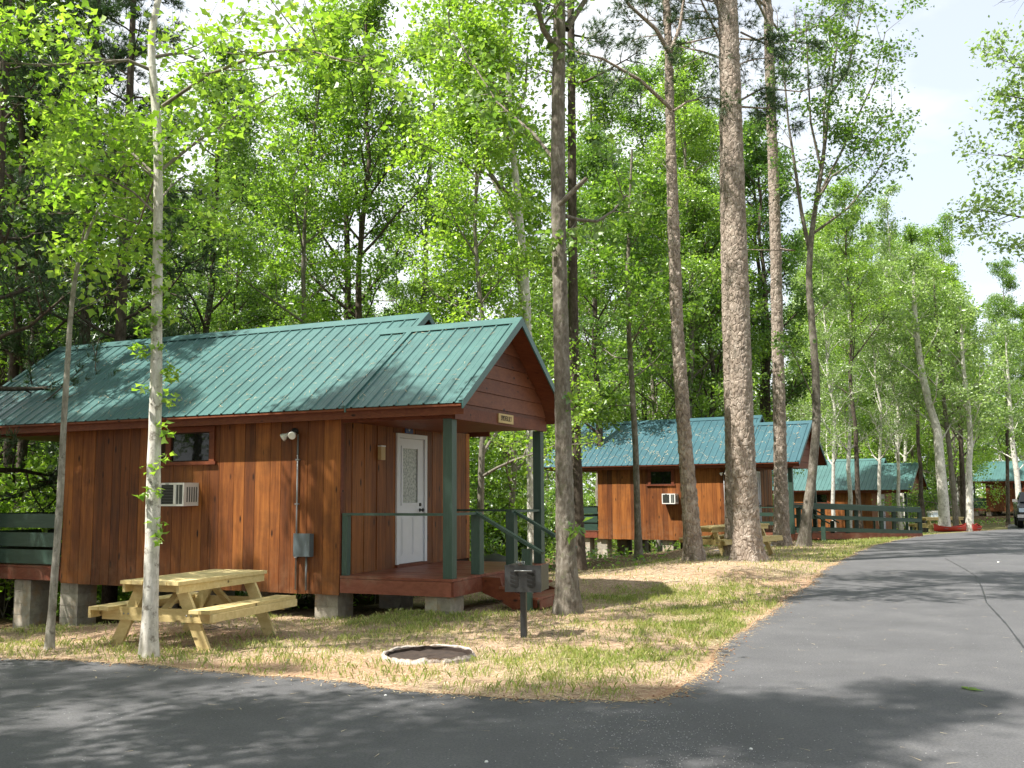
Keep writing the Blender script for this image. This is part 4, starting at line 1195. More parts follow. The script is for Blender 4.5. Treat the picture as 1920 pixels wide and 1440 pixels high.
# red canoes by the far picnic table
def canoe(L, name, label, loc, rz):
    R = empty(name, loc, rz, label, 'canoe', 'red boats lying beside the road')
    mb = MB(); nI, nJ = 18, 9
    for i in range(nI + 1):
        t = -1 + 2 * i / nI; w = .28 * (1 - abs(t) ** 2.2) + .01; up_ = .22 * abs(t) ** 3
        for j in range(nJ + 1):
            a_ = math.pi * j / nJ
            mb.v.append((t * L / 2, -w * math.cos(a_), .32 + up_ - (.32 + up_ * .7) * math.sin(a_) ** .7))
    for i in range(nI):
        for j in range(nJ): o = i * (nJ + 1) + j; mb.f.append((o, o + 1, o + nJ + 2, o + nJ + 1)); mb.sm.append(True)
    mb.build('hull', M['red'], R)
    for s in (-1, 1):
        pts = []
        for i in range(nI + 1):
            t = -1 + 2 * i / nI; pts.append((t * L / 2, s * (.28 * (1 - abs(t) ** 2.2) + .01), .325 + .22 * abs(t) ** 3))
        MB().tube(pts, .018, 6).build('gunwale', M['red'], R)
    for t in (-.45, .35): MB().box((t * L / 2 - .1, -.3, .22), (t * L / 2 + .1, .3, .24)).build('seat', M['grey'], R)
    R.scale = (.8, .8, .62); return R
x, y = gp(1782, 997, -.05); canoe(1.9, 'canoe', 'red canoe lying beside the road left of the pale tree trunk', (x, y, g1(x, y)), .25)
x, y = gp(1829, 996, -.05); canoe(.9, 'canoe', 'short red boat hull beside the road right of the pale tree trunk', (x, y, g1(x, y)), .9)
# leaf and pebble lying on the road
x, y = gp(1815, 1294); mb = MB()
for k in range(3):
    a_ = .5 + k * 1.1 - 1.1
    dx, dy = math.cos(a_), math.sin(a_); o = len(mb.v)
    mb.v += [(0, 0, .006), (dx * .05 - dy * .028, dy * .05 + dx * .028, .016), (dx * .12, dy * .12, .008), (dx * .05 + dy * .028, dy * .05 - dx * .028, .016)]; mb.f.append((o, o + 3, o + 2, o + 1)); mb.sm.append(False)
lf = mb.build('fallen_leaf', M['leaf_maple'], fixn=False); lf.location = (x, y, .0); tag(lf, 'green leaf lying on the asphalt at the right', 'leaf')
for (px, py, lab) in ((912, 1430, 'small white pebble on the asphalt at the bottom of the photo'), (1408, 1406, 'small pale pebble on the asphalt near the gravel patch'), (723, 1305, 'small pale pebble on the asphalt below the fire ring'), (1872, 1055, 'small pale pebble on the far road surface')):
    x, y = gp(px, py); r = .013 if py > 1200 else .03
    mb = MB(); mb.lathe([(0, -.3 * r), (r * .7, -.2 * r), (r, .2 * r), (r * .8, .6 * r), (r * .35, .85 * r), (0, .9 * r)], 9)
    pb = mb.build('pebble', M['white']); pb.location = (x, y, .002); pb.scale = (1, .8, 1); tag(pb, lab, 'pebble')

# ------------------------------------------------------------------ parked car
def car():
    R = empty('parked_car', (22.85, 43.0, 0), math.radians(-25), 'black pickup truck parked facing us at the far right of the road', 'car')
    W = .9
    # body: front at local -y
    prof = [(-2.3, .42), (-2.34, .62), (-2.28, .86), (-2.1, .97), (-1.05, 1.05), (2.5, 1.05), (2.55, .55), (2.5, .42)]
    mb = MB(); n0 = 0
    for sx, ins in ((-1, 0), (1, 0)):
        pass
    m = len(prof)
    rows = [(-W, .04), (-W * .9, 0), (W * .9, 0), (W, .04)]
    for (x, ins) in rows:
        for (y, z) in prof: mb.v.append((x, y + (ins * 2 if y < 0 else -ins), z - (ins if z > .8 else 0)))
    for r in range(3):
        for i in range(m):
            j = (i + 1) % m; mb.f.append((r * m + i, r * m + j, (r + 1) * m + j, (r + 1) * m + i)); mb.sm.append(False)
    mb.f.append(tuple(range(m))); mb.f.append(tuple(3 * m + i for i in reversed(range(m)))); mb.sm += [False, False]
    mb.build('body', M['carpaint'], R)
    cab_ = MB(); lo = [(-.84, -1.1), (.84, -1.1), (.84, 1.0), (-.84, 1.0)]; hi = [(-.66, -.45), (.66, -.45), (.68, .75), (-.68, .75)]
    cab_.v += [(x, y, 1.05) for x, y in lo] + [(x, y, 1.5) for x, y in hi]
    cab_.f += [(0, 1, 5, 4), (1, 2, 6, 5), (2, 3, 7, 6), (3, 0, 4, 7), (4, 5, 6, 7)]; cab_.sm += [False] * 5
    cab_.build('cab', M['carpaint'], R)
    ws = MB(); ws.v += [(-.76, -1.075, 1.09), (.76, -1.075, 1.09), (.61, -.5, 1.475), (-.61, -.5, 1.475)]; ws.v = [(x, y - .03, z + .005) for x, y, z in ws.v]; ws.f.append((0, 1, 2, 3)); ws.sm.append(False)
    ws.build('windscreen', M['glass'], R, fixn=False)
    for s in (-1, 1):
        sw = MB(); sw.v += [(s * .845, -.9, 1.1), (s * .845, .8, 1.1), (s * .70, .62, 1.46), (s * .70, -.42, 1.46)]; sw.f.append((0, 1, 2, 3)); sw.sm.append(False); sw.build('side_window', M['glass'], R, fixn=False)
        MB().box((s * .93 - .1, -.88, 1.08), (s * .93 + .1, -.8, 1.2)).build('mirror', M['chrome'], R)
        MB().box((s * .68 - .17, -2.355, .68), (s * .68 + .17, -2.30, .84)).build('headlight', M['cooler'], R)
    MB().box((-.48, -2.365, .62), (.48, -2.33, .84)).build('grille', M['void'], R)
    for i in range(3): MB().box((-.47, -2.38, .66 + i * .06), (.47, -2.366, .675 + i * .06)).build('grille_bar', M['chrome'], R)
    MB().box((-.92, -2.48, .45), (.92, -2.36, .58)).build('bumper', M['chrome'], R)
    MB().box((-.9, -2.44, .33), (.9, -2.34, .449)).build('valance', M['black'], R)
    MB().box((-.8, -2.2, .3), (.8, 2.3, .42)).build('chassis', M['black'], R)
    for x in (-.8, .8):
        for y in (-1.55, 1.6):
            wh = bpy.data.objects.new('wheel', MB().lathe([(.2, -.1), (.33, -.12), (.36, -.09), (.37, 0), (.36, .09), (.33, .12), (.2, .1)], 24, (x, y, .37), 'x').mesh('wheel', M['rubber'])); COL.objects.link(wh); wh.parent = R
            MB().lathe([(0, .06), (.1, .07), (.2, .04), (.205, -.04), (.1, -.07), (0, -.06)], 16, (x, y, .37), 'x').build('rim', M['galv'], wh)
            MB().box((x - .13, y - .42, .38), (x + .13, y + .42, .5)).build('wheel_arch', M['void'], R)
    return R
car()

# ------------------------------------------------------------------ trees
def leaf_arrays(pos, size, up=.6, droop=.3, aspect=.62, lobed=False, fold=.12):
    n = len(pos)
    nr = RNG.normal(0, 1, (n, 3)) * .55; nr[:, 2] += up; nr /= np.linalg.norm(nr, axis=1, keepdims=True)
    t = RNG.normal(0, 1, (n, 3)); t[:, 2] -= droop
    t -= nr * (t * nr).sum(1, keepdims=True); t /= np.linalg.norm(t, axis=1, keepdims=True)
    s = np.cross(nr, t)
    L = (size * RNG.uniform(.5, 1.45, n))[:, None]
    if lobed:
        # seven-point outline: base, side lobe, notch, tip, notch, side lobe
        prm = [(0, 0, 0), (.28, -.5, fold), (.55, -.2, .04), (1.0, 0, -.05), (.55, .2, .04), (.28, .5, fold)]
        Vv = np.stack([pos + t * L * a + s * L * b + nr * L * c for a, b, c in prm], 1)
        o = np.arange(n)[:, None] * 6
        F = np.concatenate([o + np.array([[0, 1, 2]]), o + np.array([[0, 2, 4]]), o + np.array([[2, 3, 4]]), o + np.array([[0, 4, 5]])], 0)
        return Vv.reshape(-1, 3), F
    w = aspect / 2
    prm = [(0, 0, 0), (.45, -w, fold), (1.0, 0, 0), (.45, w, fold)]
    Vv = np.stack([pos + t * L * a + s * L * b + nr * L * c for a, b, c in prm], 1)
    o = np.arange(n)[:, None] * 4
    F = np.concatenate([o + np.array([[0, 1, 2]]), o + np.array([[0, 2, 3]])], 0)
    return Vv.reshape(-1, 3), F
def needle_arrays(pos, dirs, L=.17, per=12, w=.014):
    n = len(pos); P = np.repeat(pos, per, 0); D = np.repeat(dirs, per, 0) * 1.0 + RNG.normal(0, .65, (n * per, 3))
    D /= np.linalg.norm(D, axis=1, keepdims=True)
    Sd = np.cross(D, RNG.normal(0, 1, D.shape)); Sd /= np.linalg.norm(Sd, axis=1, keepdims=True)
    l = (L * RNG.uniform(.7, 1.2, n * per))[:, None]
    Vv = np.stack([P - Sd * w / 2, P + Sd * w / 2, P + D * l], 1).reshape(-1, 3)
    return Vv, np.arange(3 * n * per).reshape(-1, 3)

def voro_groove(p, cell, seed=1):
    """F2-F1 of a jittered 3D grid"""
    q = p / cell; b = np.floor(q).astype(np.int64); d1 = np.full(len(p), 9.0); d2 = np.full(len(p), 9.0); idv = np.zeros(len(p))
    for dx in (-1, 0, 1):
        for dy in (-1, 0, 1):
            for dz in (-1, 0, 1):
                c = b + np.array([dx, dy, dz])
                jx = _h(c[:, 0] * 7 + c[:, 2], c[:, 1] * 13 + c[:, 2] * 3, seed); jy = _h(c[:, 0] * 5 + c[:, 2], c[:, 1] * 11 + c[:, 2] * 17, seed + 1); jz = _h(c[:, 0] + c[:, 2] * 19, c[:, 1] * 23 + c[:, 2], seed + 2)
                f = c + np.stack([jx, jy, jz], 1); d = np.linalg.norm(f - q, axis=1)
                m = d < d1; d2 = np.where(m, d1, np.minimum(d2, d)); idv = np.where(m, jx, idv); d1 = np.where(m, d, d1)
    return d2 - d1, idv
def trunk_mesh(name, pts, rad, kind, mat, res=.035, sides=None, flare=1.0):
    """a trunk with real bark relief following a bent path"""
    pts = np.array(pts, float); seg = np.linalg.norm(np.diff(pts, axis=0), axis=1); cum = np.concatenate([[0], np.cumsum(seg)])
    n = max(6, int(cum[-1] / res)); s = np.linspace(0, cum[-1], n)
    # smooth interpolation
    C = np.stack([np.interp(s, cum, pts[:, i]) for i in range(3)], 1); R = np.interp(s, cum, rad)
    k = max(1, int(.5 / res)); ker = np.ones(2 * k + 1) / (2 * k + 1)
    for i in range(2):
        C[:, i] = np.convolve(np.pad(C[:, i], k, 'reflect', reflect_type='odd'), ker, 'valid')
    sides = sides or max(10, int(2 * math.pi * R[0] / res))
    th = np.linspace(0, 2 * math.pi, sides, endpoint=False)
    ct, st = np.cos(th)[None], np.sin(th)[None]
    z = s[:, None]
    Rr = R[:, None] * (1 + .0 * th[None])
    # root flare
    fl = np.exp(-np.maximum(z - .15, 0) / (.26 * flare + .05)) * (.45 + .25 * np.sin(th[None] * 4 + 1.3) + .12 * np.sin(th[None] * 7))
    Rr = Rr * (1 + fl * .62)
    P = np.stack([(ct * Rr).ravel(), (st * Rr).ravel(), (z + 0 * th[None]).ravel()], 1)
    off = np.array([hash(name) % 97, pts[0][0] * 3.1, pts[0][1] * 1.7])
    if kind == 'pine':
        g, idv = voro_groove(P + off, np.array([.085, .085, .14]))
        d = np.clip(g * 5.5, 0, 1) * .02 + idv * .02
    elif kind == 'oak':
        g, idv = voro_groove(P + off, np.array([.028, .028, .13]))
        d = np.clip(g * 3, 0, 1) * .011 + idv * .004
    else:
        d = (vnoise(P[:, 0] * 30 + off[0], P[:, 2] * 9 + P[:, 1] * 25, 3) - .5) * .006 + (vnoise(P[:, 0] * 9, P[:, 2] * 4 + P[:, 1] * 9, 5) - .5) * .01
    d = d.reshape(n, sides) * np.minimum(1, R[:, None] / .08)
    big = (vnoise(z * 1.3 + th[None] * 0, np.sin(th[None]) + 2 + z * 0, 9) - .5) * .08
    Rr = Rr * (1 + big * .6) + d - d.mean()
    Vv = np.stack([C[:, 0:1] + ct * Rr, C[:, 1:2] + st * Rr, C[:, 2:3] + 0 * Rr], 2).reshape(-1, 3)
    i = np.arange(n - 1)[:, None] * sides; j = np.arange(sides)[None]; j2 = (j + 1) % sides
    F = np.stack([i + j, i + j2, i + sides + j2, i + sides + j], 2).reshape(-1, 4)
    me = npmesh(name, Vv, F, mat, 4)
    me.polygons.foreach_set('use_smooth', np.ones(len(F), bool))
    return me

class Crown:
    def __init__(s): s.w = MB(); s.all = [s.w]; s.anc = []; s.dirs = []
    def new(s): s.w = MB(); s.all.append(s.w)
    def limb(s, p, d, L, r, lv, up=.15, kids=5, spread=.8, per=30, jit=.16, nseg=5, tip=.25):
        p = Vector(p); d = Vector(d).normalized(); pts = [p.copy()]; cd = d.copy()
        for i in range(nseg):
            cd = (cd + Vector((random.gauss(0, .13), random.gauss(0, .13), random.gauss(0, .1) + up * .25))).normalized()
            p = p + cd * (L / nseg); pts.append(p.copy())
        s.w.tube(pts, [r * (1 - (1 - tip) * i / nseg) for i in range(nseg + 1)], 6 if lv >= 2 else (4 if lv == 1 else 3), False)
        if lv == 0:
            s.leaves(pts, per, jit, cd)
        else:
            for k in range(kids):
                t = .25 + .75 * (k + random.random() * .8) / kids; t = min(t, .99); f = t * nseg; i = int(f)
                q = pts[i].lerp(pts[i + 1], f - i)
                base = (pts[i + 1] - pts[i]).normalized()
                rnd = Vector((random.gauss(0, 1), random.gauss(0, 1), random.gauss(0, .6))); rnd = (rnd - base * rnd.dot(base)).normalized()
                s.limb(q, base * .55 + rnd * spread, L * random.uniform(.38, .6) * (1.15 - .4 * t), r * .45, lv - 1, up, kids if lv > 1 else kids, spread, per, jit, max(3, nseg - 1), tip)
            if lv == 1: s.leaves(pts[-2:], per, jit, cd)
    def leaves(s, pts, per, jit, cd):
        for _ in range(per):
            f = random.uniform(.15, 1) * (len(pts) - 1); i = min(int(f), len(pts) - 2); q = pts[i].lerp(pts[i + 1], f - i)
            s.anc.append((q.x + random.gauss(0, jit), q.y + random.gauss(0, jit), q.z + random.gauss(0, jit * .6))); s.dirs.append((cd.x, cd.y, cd.z))
def finish_tree(R, name_tr, crown, bark, leafm, size, mode='leaf', lobed=False, up=.6, droop=.3, trunkme=None, aspect=.62, L=.17, per=12, w=.014):
    if trunkme: link('trunk', trunkme, R)
    for w_ in crown.all:
        if w_.v: link('limb' if trunkme else 'trunk', w_.mesh('limb' if trunkme else 'trunk', M[bark]), R)
    if crown.anc:
        A = np.array(crown.anc)
        if mode == 'leaf': Vv, F = leaf_arrays(A, size, up, droop, aspect, lobed)
        else: Vv, F = needle_arrays(A, np.array(crown.dirs), L, per, w)
        link('crown', npmesh('crown', Vv, F, M[leafm], 3), R)
    return R

# --- prototypes standing at the origin
def proto_broad(H, r, nl, first, leafm, bark, size, spread=2.6, per=26, lean=.05, kids=5, jit=.18, up=.25, droop=.3, top=1.0, sparse=False, aspect=.62, steep=.5):
    R = bpy.data.objects.new('broadleaf_tree', None)
    c = Crown(); z0 = -.4; pts = []; x = y = 0; n = 12
    for i in range(n + 1):
        t = i / n; pts.append((x, y, z0 + (H - z0) * t)); x += random.gauss(0, lean) * H / n; y += random.gauss(0, lean) * H / n
    rad = [r * (1 - .88 * (i / n) ** .9) + .008 for i in range(n + 1)]; rad[0] *= 1.3
    c.w.tube(pts, rad, 10, False)
    for k in range(nl):
        t = first + (1 - first) * ((k + random.random()) / nl) ** .9; t = min(t, .985); f = t * n; i = int(f)
        p = Vector(pts[i]).lerp(Vector(pts[i + 1]), f - i); a = k * 2.4 + random.gauss(0, .4)
        q = 1 - ((t - first) / (1 - first)) ** 1.3 * .72
        el = steep + random.uniform(-.25, .35) + .5 * t
        c.limb(p, (math.cos(a), math.sin(a), el), spread * q * random.uniform(.7, 1.15), r * .38 * (1.1 - t) + .012, 2, up, kids, .75, per, jit)
    COL.objects.link(R)
    finish_tree(R, 'trunk', c, bark, leafm, size, up=.6, droop=droop, aspect=aspect)
    return R
def proto_pine(H, r, first, nl, spread, L=.19, per=12, w=.016, bark='bark_pine', kids=6, clus=12, leafm='needle'):
    R = bpy.data.objects.new('pine_tree', None); COL.objects.link(R)
    c = Crown(); n = 10; x = y = 0; pts = []
    for i in range(n + 1):
        pts.append((x, y, -.4 + (H + .4) * i / n)); x += random.gauss(0, .012) * H / n; y += random.gauss(0, .012) * H / n
    c.w.tube(pts, [r * (1 - .8 * i / n) + .01 for i in range(n + 1)], 12, False)
    for k in range(nl):
        t = first + (1 - first) * (k + random.random()) / nl; t = min(t, .985); f = t * n; i = int(f)
        p = Vector(pts[i]).lerp(Vector(pts[i + 1]), f - i); a = k * 2.4 + random.gauss(0, .3); q = 1 - ((t - first) / (1 - first)) * .75
        c.limb(p, (math.cos(a), math.sin(a), .1 + random.uniform(-.1, .35)), spread * q * random.uniform(.7, 1.1), r * .3 * (1.1 - t) + .012, 1, .2, kids, .7, clus, .10)
    finish_tree(R, 'trunk', c, bark, leafm, .1, 'needle', L=L, per=per, w=w)
    return R
def proto_shrub(H, leafm, size, ns=7, per=22, jit=.16, bark='bark_grey'):
    R = bpy.data.objects.new('understory_shrub', None); COL.objects.link(R); c = Crown()
    for k in range(ns):
        a = random.uniform(0, 6.28); c.limb((random.gauss(0, .12), random.gauss(0, .12), -.15), (math.cos(a) * .5, math.sin(a) * .5, 1.1), H * random.uniform(.7, 1.1), .018, 2, .2, 5, .8, per, jit)
    finish_tree(R, 'stems', c, bark, leafm, size)
    return R
PR = {}
PR['A'] = proto_broad(17, .13, 26, .2, 'leaf_mid', 'bark_grey', .105, 3.3, 34, jit=.2)
PR['B'] = proto_broad(16, .17, 22, .30, 'leaf_oak', 'bark_dark', .11, 3.2, 33, steep=.7, jit=.2)
PR['C'] = proto_broad(14, .10, 22, .18, 'leaf_maple', 'bark_grey', .10, 2.7, 29, lean=.09, jit=.2)
PR['D'] = proto_broad(15, .11, 20, .25, 'leaf_pale', 'bark_white', .10, 2.5, 17, lean=.08, steep=.9)
PR['E'] = proto_broad(18, .14, 18, .42, 'leaf_mid', 'bark_dark', .105, 3.3, 32, lean=.07, steep=.9, jit=.2)
PR['F'] = proto_broad(11, .08, 20, .12, 'leaf_maple', 'bark_grey', .10, 2.5, 25, lean=.1, jit=.2)
PR['P'] = proto_pine(20, .19, .5, 30, 3.0)
PR['Q'] = proto_pine(17, .16, .16, 44, 2.9, bark='bark_dark', clus=14)
PR['S'] = proto_shrub(2.6, 'leaf_maple', .11)
PR['T'] = proto_shrub(3.6, 'leaf_mid', .11, 8)
PR['U'] = proto_shrub(1.3, 'leaf_oak', .09, 8, 18, .12)
USED = {}
def place(key, x, y, rz=None, s=1.0, label='', cat='tree', group=None, name=None, z=None, tilt=(0, 0), sz=None):
    src = PR[key]
    if key not in USED: USED[key] = 1; o = src
    else: o = copy_tree(src)
    if name: o.name = name
    o.location = (x, y, g1(x, y) if z is None else z); o.rotation_euler = (tilt[0], tilt[1], random.uniform(0, 6.28) if rz is None else rz)
    o.scale = (s, s, sz or s); tag(o, label, cat, group)
    return o

# --- hero trees traced by eye from the photograph and standing at their own distance
def hero(name, Y, pix, rad, kind, bark, label, cat='tree', ext=None, res=.04, flare=1.0):
    P = [pw(px, py, Y) for px, py in pix]
    b = P[0]; zg = g1(b[0], b[1]); R = empty(name, (b[0], b[1], zg), 0, label, cat)
    L = [(p[0] - b[0], p[1] - b[1], p[2] - zg) for p in P]; L[0] = (L[0][0], L[0][1], -.15)
    rad = list(rad)
    if ext:
        for e in ext: L.append(e[:3]); rad.append(e[3])
    me = trunk_mesh('trunk', L, rad, kind, M[bark], res, flare=flare)
    return R, L, me, (b[0], b[1], zg)
def rel(o, px, py, Y): p = pw(px, py, Y); return (p[0] - o[0], p[1] - o[1], p[2] - o[2])
def along(L, z):
    for a, b in zip(L[:-1], L[1:]):
        if a[2] <= z <= b[2]:
            t = (z - a[2]) / (b[2] - a[2]); return Vector(a).lerp(Vector(b), t)
    return Vector(L[-1])
def crown_on(c, L, z0, z1, n, spread, r, per, jit, lv=2, kids=5, up=.15, el=.5, taper=.6, az=None):
    for k in range(n):
        z = z0 + (z1 - z0) * (k + random.random() * .8) / n; p = along(L, z); a = k * 2.4 + random.gauss(0, .4) if az is None else az(k)
        q = 1 - taper * (z - z0) / (z1 - z0); c.new()
        c.limb(p, (math.cos(a), math.sin(a), el + random.uniform(-.2, .3)), spread * q * random.uniform(.75, 1.15), r * q, lv, up, kids, .75, per, jit)
def pathlimb(c, pts, r0, r1, kids, Ls, per, jit, lv=1, up=.1):
    n = len(pts); c.new(); c.w.tube(pts, [r0 + (r1 - r0) * i / (n - 1) for i in range(n)], 6, False)
    for k in range(kids):
        f = (.2 + .8 * (k + random.random()) / kids) * (n - 1); i = min(int(f), n - 2); q = Vector(pts[i]).lerp(Vector(pts[i + 1]), min(f - i, 1))
        b = (Vector(pts[i + 1]) - Vector(pts[i])).normalized(); rn = Vector((random.gauss(0, 1), random.gauss(0, 1), random.gauss(0, .5)))
        c.limb(q, b * .5 + rn.normalized() * .8, Ls * random.uniform(.6, 1.2), r1 * .8, lv, up, 4, .8, per, jit)

# T1 pale slender maple in front of the cabin
R, L, me, o = hero('maple_tree', 10.2, [(279, 1228), (282, 1130), (286, 1000), (287, 880), (293, 760), (293, 620), (296, 450), (297, 300), (296, 205), (281, 130), (284, 45), (290, 0)], [.078, .074, .072, .070, .064, .057, .05, .047, .044, .040, .037, .035], 'smooth', 'bark_white', 'slender pale-barked maple with sprouting leaves in front of the nearest cabin', ext=[(.35, .2, 8.5, .028), (.5, .5, 10.5, .018), (.6, .6, 12.2, .008)], res=.02)
c = Crown()
pathlimb(c, [rel(o, 303, 200, 10.2), rel(o, 390, 140, 9.9), rel(o, 500, 97, 9.6), rel(o, 570, 92, 9.3), rel(o, 640, 112, 9.0)], .022, .01, 10, 1.0, 20, .12)
pathlimb(c, [rel(o, 300, 320, 10.2), rel(o, 370, 265, 10.5), rel(o, 430, 225, 10.9), rel(o, 520, 175, 11.4)], .02, .008, 6, .8, 20, .12)
pathlimb(c, [rel(o, 280, 130, 10.2), rel(o, 240, 113, 10.0), rel(o, 180, 117, 9.8), rel(o, 90, 122, 9.6), rel(o, 10, 118, 9.4)], .02, .007, 9, .8, 19, .11)
pathlimb(c, [rel(o, 292, 400, 10.2), rel(o, 250, 360, 10.1), rel(o, 190, 328, 10.0), rel(o, 120, 330, 9.9)], .014, .006, 6, .7, 19, .11)
pathlimb(c, [rel(o, 293, 330, 10.2), rel(o, 230, 270, 10.7), rel(o, 140, 220, 11.2), rel(o, 40, 180, 11.8)], .018, .006, 9, .9, 19, .12)
pathlimb(c, [rel(o, 292, 330, 10.2), rel(o, 260, 420, 10.5), rel(o, 200, 400, 10.8), rel(o, 90, 400, 11.0)], .012, .006, 6, .7, 17, .11)
for pts_ in ([(296, 420, 10.2), (290, 390, 11.0), (270, 360, 11.9), (240, 350, 12.8)], [(296, 380, 10.2), (320, 350, 11.1), (345, 330, 12.0), (360, 330, 12.9)], [(296, 300, 10.2), (310, 260, 11.2), (330, 235, 12.2), (350, 230, 13.2)], [(296, 340, 10.2), (250, 300, 11.0), (180, 280, 11.8), (110, 270, 12.6)]):
    pathlimb(c, [rel(o, *q) for q in pts_], .015, .006, 7, .8, 20, .12)
crown_on(c, L, 6.2, 12, 9, 2.0, .022, 12, .14, az=lambda k: (1.9, 2.6, 3.4, 1.3, 4.2)[k % 5] + random.uniform(-.3, .3))
finish_tree(R, '', c, 'bark_grey', 'leaf_maple', .074, lobed=True, trunkme=me, up=.75, droop=.5)
# sprigs growing straight from the trunk
for (px, py) in ((320, 690), (325, 705), (255, 655), (268, 665), (320, 755), (308, 800), (312, 815), (308, 855), (284, 880), (292, 922), (272, 928), (300, 980), (298, 1010), (250, 652), (310, 740), (300, 650), (275, 620), (290, 590), (315, 590), (260, 565), (300, 540), (280, 510), (312, 480), (268, 470), (290, 440), (315, 700), (268, 730), (275, 600)):
    q = np.array(rel(o, px, py, 10.2 - .08)); base = along(L, q[2] - .03)
    cc_ = Crown(); m = 11 if py > 620 else 22
    cc_.w.tube([tuple(base), tuple((Vector(q) + base) / 2 + Vector((0, 0, .015))), tuple(q)], [.004, .003, .002], 4, False)
    pos = np.tile(q, (m, 1)) + RNG.normal(0, 1, (m, 3)) * np.array([.04, .04, .028]) * (1 if py > 620 else 1.3)
    Vv, F = leaf_arrays(pos, .07, .8, .4, .7, True)
    sp_ = link('leaf_sprig', npmesh('leaf_sprig', Vv, F, M['leaf_maple'], 3), R, 'stuff'); link('stem', cc_.w.mesh('stem', M['bark_grey']), sp_)
# T2 thin leaning sapling
R, L, me, o = hero('sapling', 10.7, [(92, 1216), (97, 1150), (104, 1060), (112, 950), (117, 850), (122, 740), (130, 640), (133, 560), (145, 490), (163, 425), (188, 385)], [.045, .041, .038, .036, .034, .031, .028, .026, .023, .018, .011], 'smooth', 'bark_sapling', 'thin leaning grey sapling left of the pale maple', res=.02, flare=.4)
c = Crown(); crown_on(c, L, 3.6, 4.55, 5, .9, .01, 10, .1, 1, 4); c.limb(L[-1], (.4, .1, .6), 1.2, .01, 1, .2, 5, .8, 12, .1)
pathlimb(c, [L[7], rel(o, 150, 470, 10.7), rel(o, 160, 420, 10.9), rel(o, 165, 350, 11.1)], .014, .008, 4, .5, 10, .1)
c.w.tube([rel(o, 128, 745, 10.7), rel(o, 150, 735, 10.6)], [.006, .003], 4, False)
finish_tree(R, '', c, 'bark_grey', 'leaf_maple', .09, lobed=True, trunkme=me)
# T3 grey oak right of the porch
R, L, me, o = hero('oak_tree', 13.38, [(1065, 1152), (1064, 1100), (1061, 1040), (1058, 900), (1055, 760), (1052, 600), (1047, 420), (1046, 250), (1048, 100), (1050, 0)], [.158, .140, .130, .117, .108, .102, .098, .094, .086, .08], 'oak', 'bark_oak', 'stout grey oak with straight trunk right of the nearest porch steps', ext=[(-.1, .2, 10.5, .07), (0, .4, 13, .04), (.2, .5, 15.5, .02)], res=.022)
c = Crown()
pathlimb(c, [rel(o, 1048, 385, 13.3), rel(o, 1075, 358, 13.2), rel(o, 1100, 334, 13.1)], .04, .03, 0, .4, 8, .1)
pathlimb(c, [rel(o, 1060, 405, 13.4), rel(o, 1085, 412, 13.5), rel(o, 1120, 415, 13.7), rel(o, 1150, 395, 13.9), rel(o, 1175, 365, 14.2)], .03, .012, 5, .7, 12, .14)
pathlimb(c, [rel(o, 1045, 95, 13.4), rel(o, 1018, 55, 13.2), rel(o, 1005, 0, 13.0), rel(o, 985, -90, 12.6)], .05, .02, 5, .9, 14, .15)
pathlimb(c, [rel(o, 1062, 55, 13.4), rel(o, 1110, -20, 13.8), rel(o, 1190, -110, 14.3)], .05, .02, 6, 1.0, 14, .15)
pathlimb(c, [rel(o, 1040, 300, 13.4), rel(o, 1000, 250, 14.2), rel(o, 930, 190, 15.2), rel(o, 850, 60, 16.2)], .03, .012, 7, 1.0, 14, .16)
crown_on(c, L, 9.0, 15.3, 18, 3.4, .04, 20, .18)
for (px, py) in ((1066, 740), (1072, 770), (1075, 985), (1070, 1000)): c.limb(rel(o, px, py, 13.25), (.5, -.5, .1), .12, .003, 0, .1, 3, .8, 9, .05, 3)
finish_tree(R, '', c, 'bark_oak', 'leaf_oak', .12, trunkme=me)
# T4 dark trunk behind it
R, L, me, o = hero('dark_pine', 24, [(1086, 1066), (1083, 950), (1079, 800), (1075, 600), (1073, 400), (1072, 200), (1070, 0)], [.165, .145, .13, .12, .11, .10, .09], 'oak', 'bark_dark', 'dark trunk standing just behind the grey oak', ext=[(0, .3, 15, .08), (0, .3, 19, .02)], res=.06)
c = Crown(); crown_on(c, L, 12, 18.5, 14, 2.2, .04, 12, .12, 1, 6, .2, .2); finish_tree(R, '', c, 'bark_dark', 'needle', .1, 'needle', trunkme=me, L=.19)
# T5 slim pine with the fork
R, L, me, o = hero('pine_tree', 22.3, [(1303, 1062), (1297, 990), (1290, 900), (1279, 760), (1269, 600), (1262, 400), (1257, 250), (1254, 110), (1250, 0)], [.20, .185, .170, .152, .140, .127, .107, .092, .085], 'pine', 'bark_pine', 'slim scaly pine trunk left of the thickest pine', ext=[(-.75, .1, 15, .09), (-.8, .1, 18, .05), (-.8, 0, 20, .015)], res=.03)
c = Crown()
pathlimb(c, [rel(o, 1256, 100, 21.8), rel(o, 1230, 55, 21.6), rel(o, 1180, 10, 21.2), rel(o, 1140, -60, 21)], .06, .02, 5, .9, 8, .12)
pathlimb(c, [rel(o, 1260, 205, 21.8), rel(o, 1200, 150, 21.5), rel(o, 1130, 110, 21.0), rel(o, 1060, 92, 20.5)], .05, .015, 6, .8, 8, .12)
pathlimb(c, [rel(o, 1262, 85, 21.9), rel(o, 1300, 78, 22), rel(o, 1350, 66, 22.4)], .035, .012, 4, .8, 8, .12)
pathlimb(c, [rel(o, 1263, 208, 21.9), rel(o, 1290, 190, 22), rel(o, 1330, 182, 22.3), rel(o, 1370, 190, 22.5)], .035, .012, 3, .8, 8, .12)
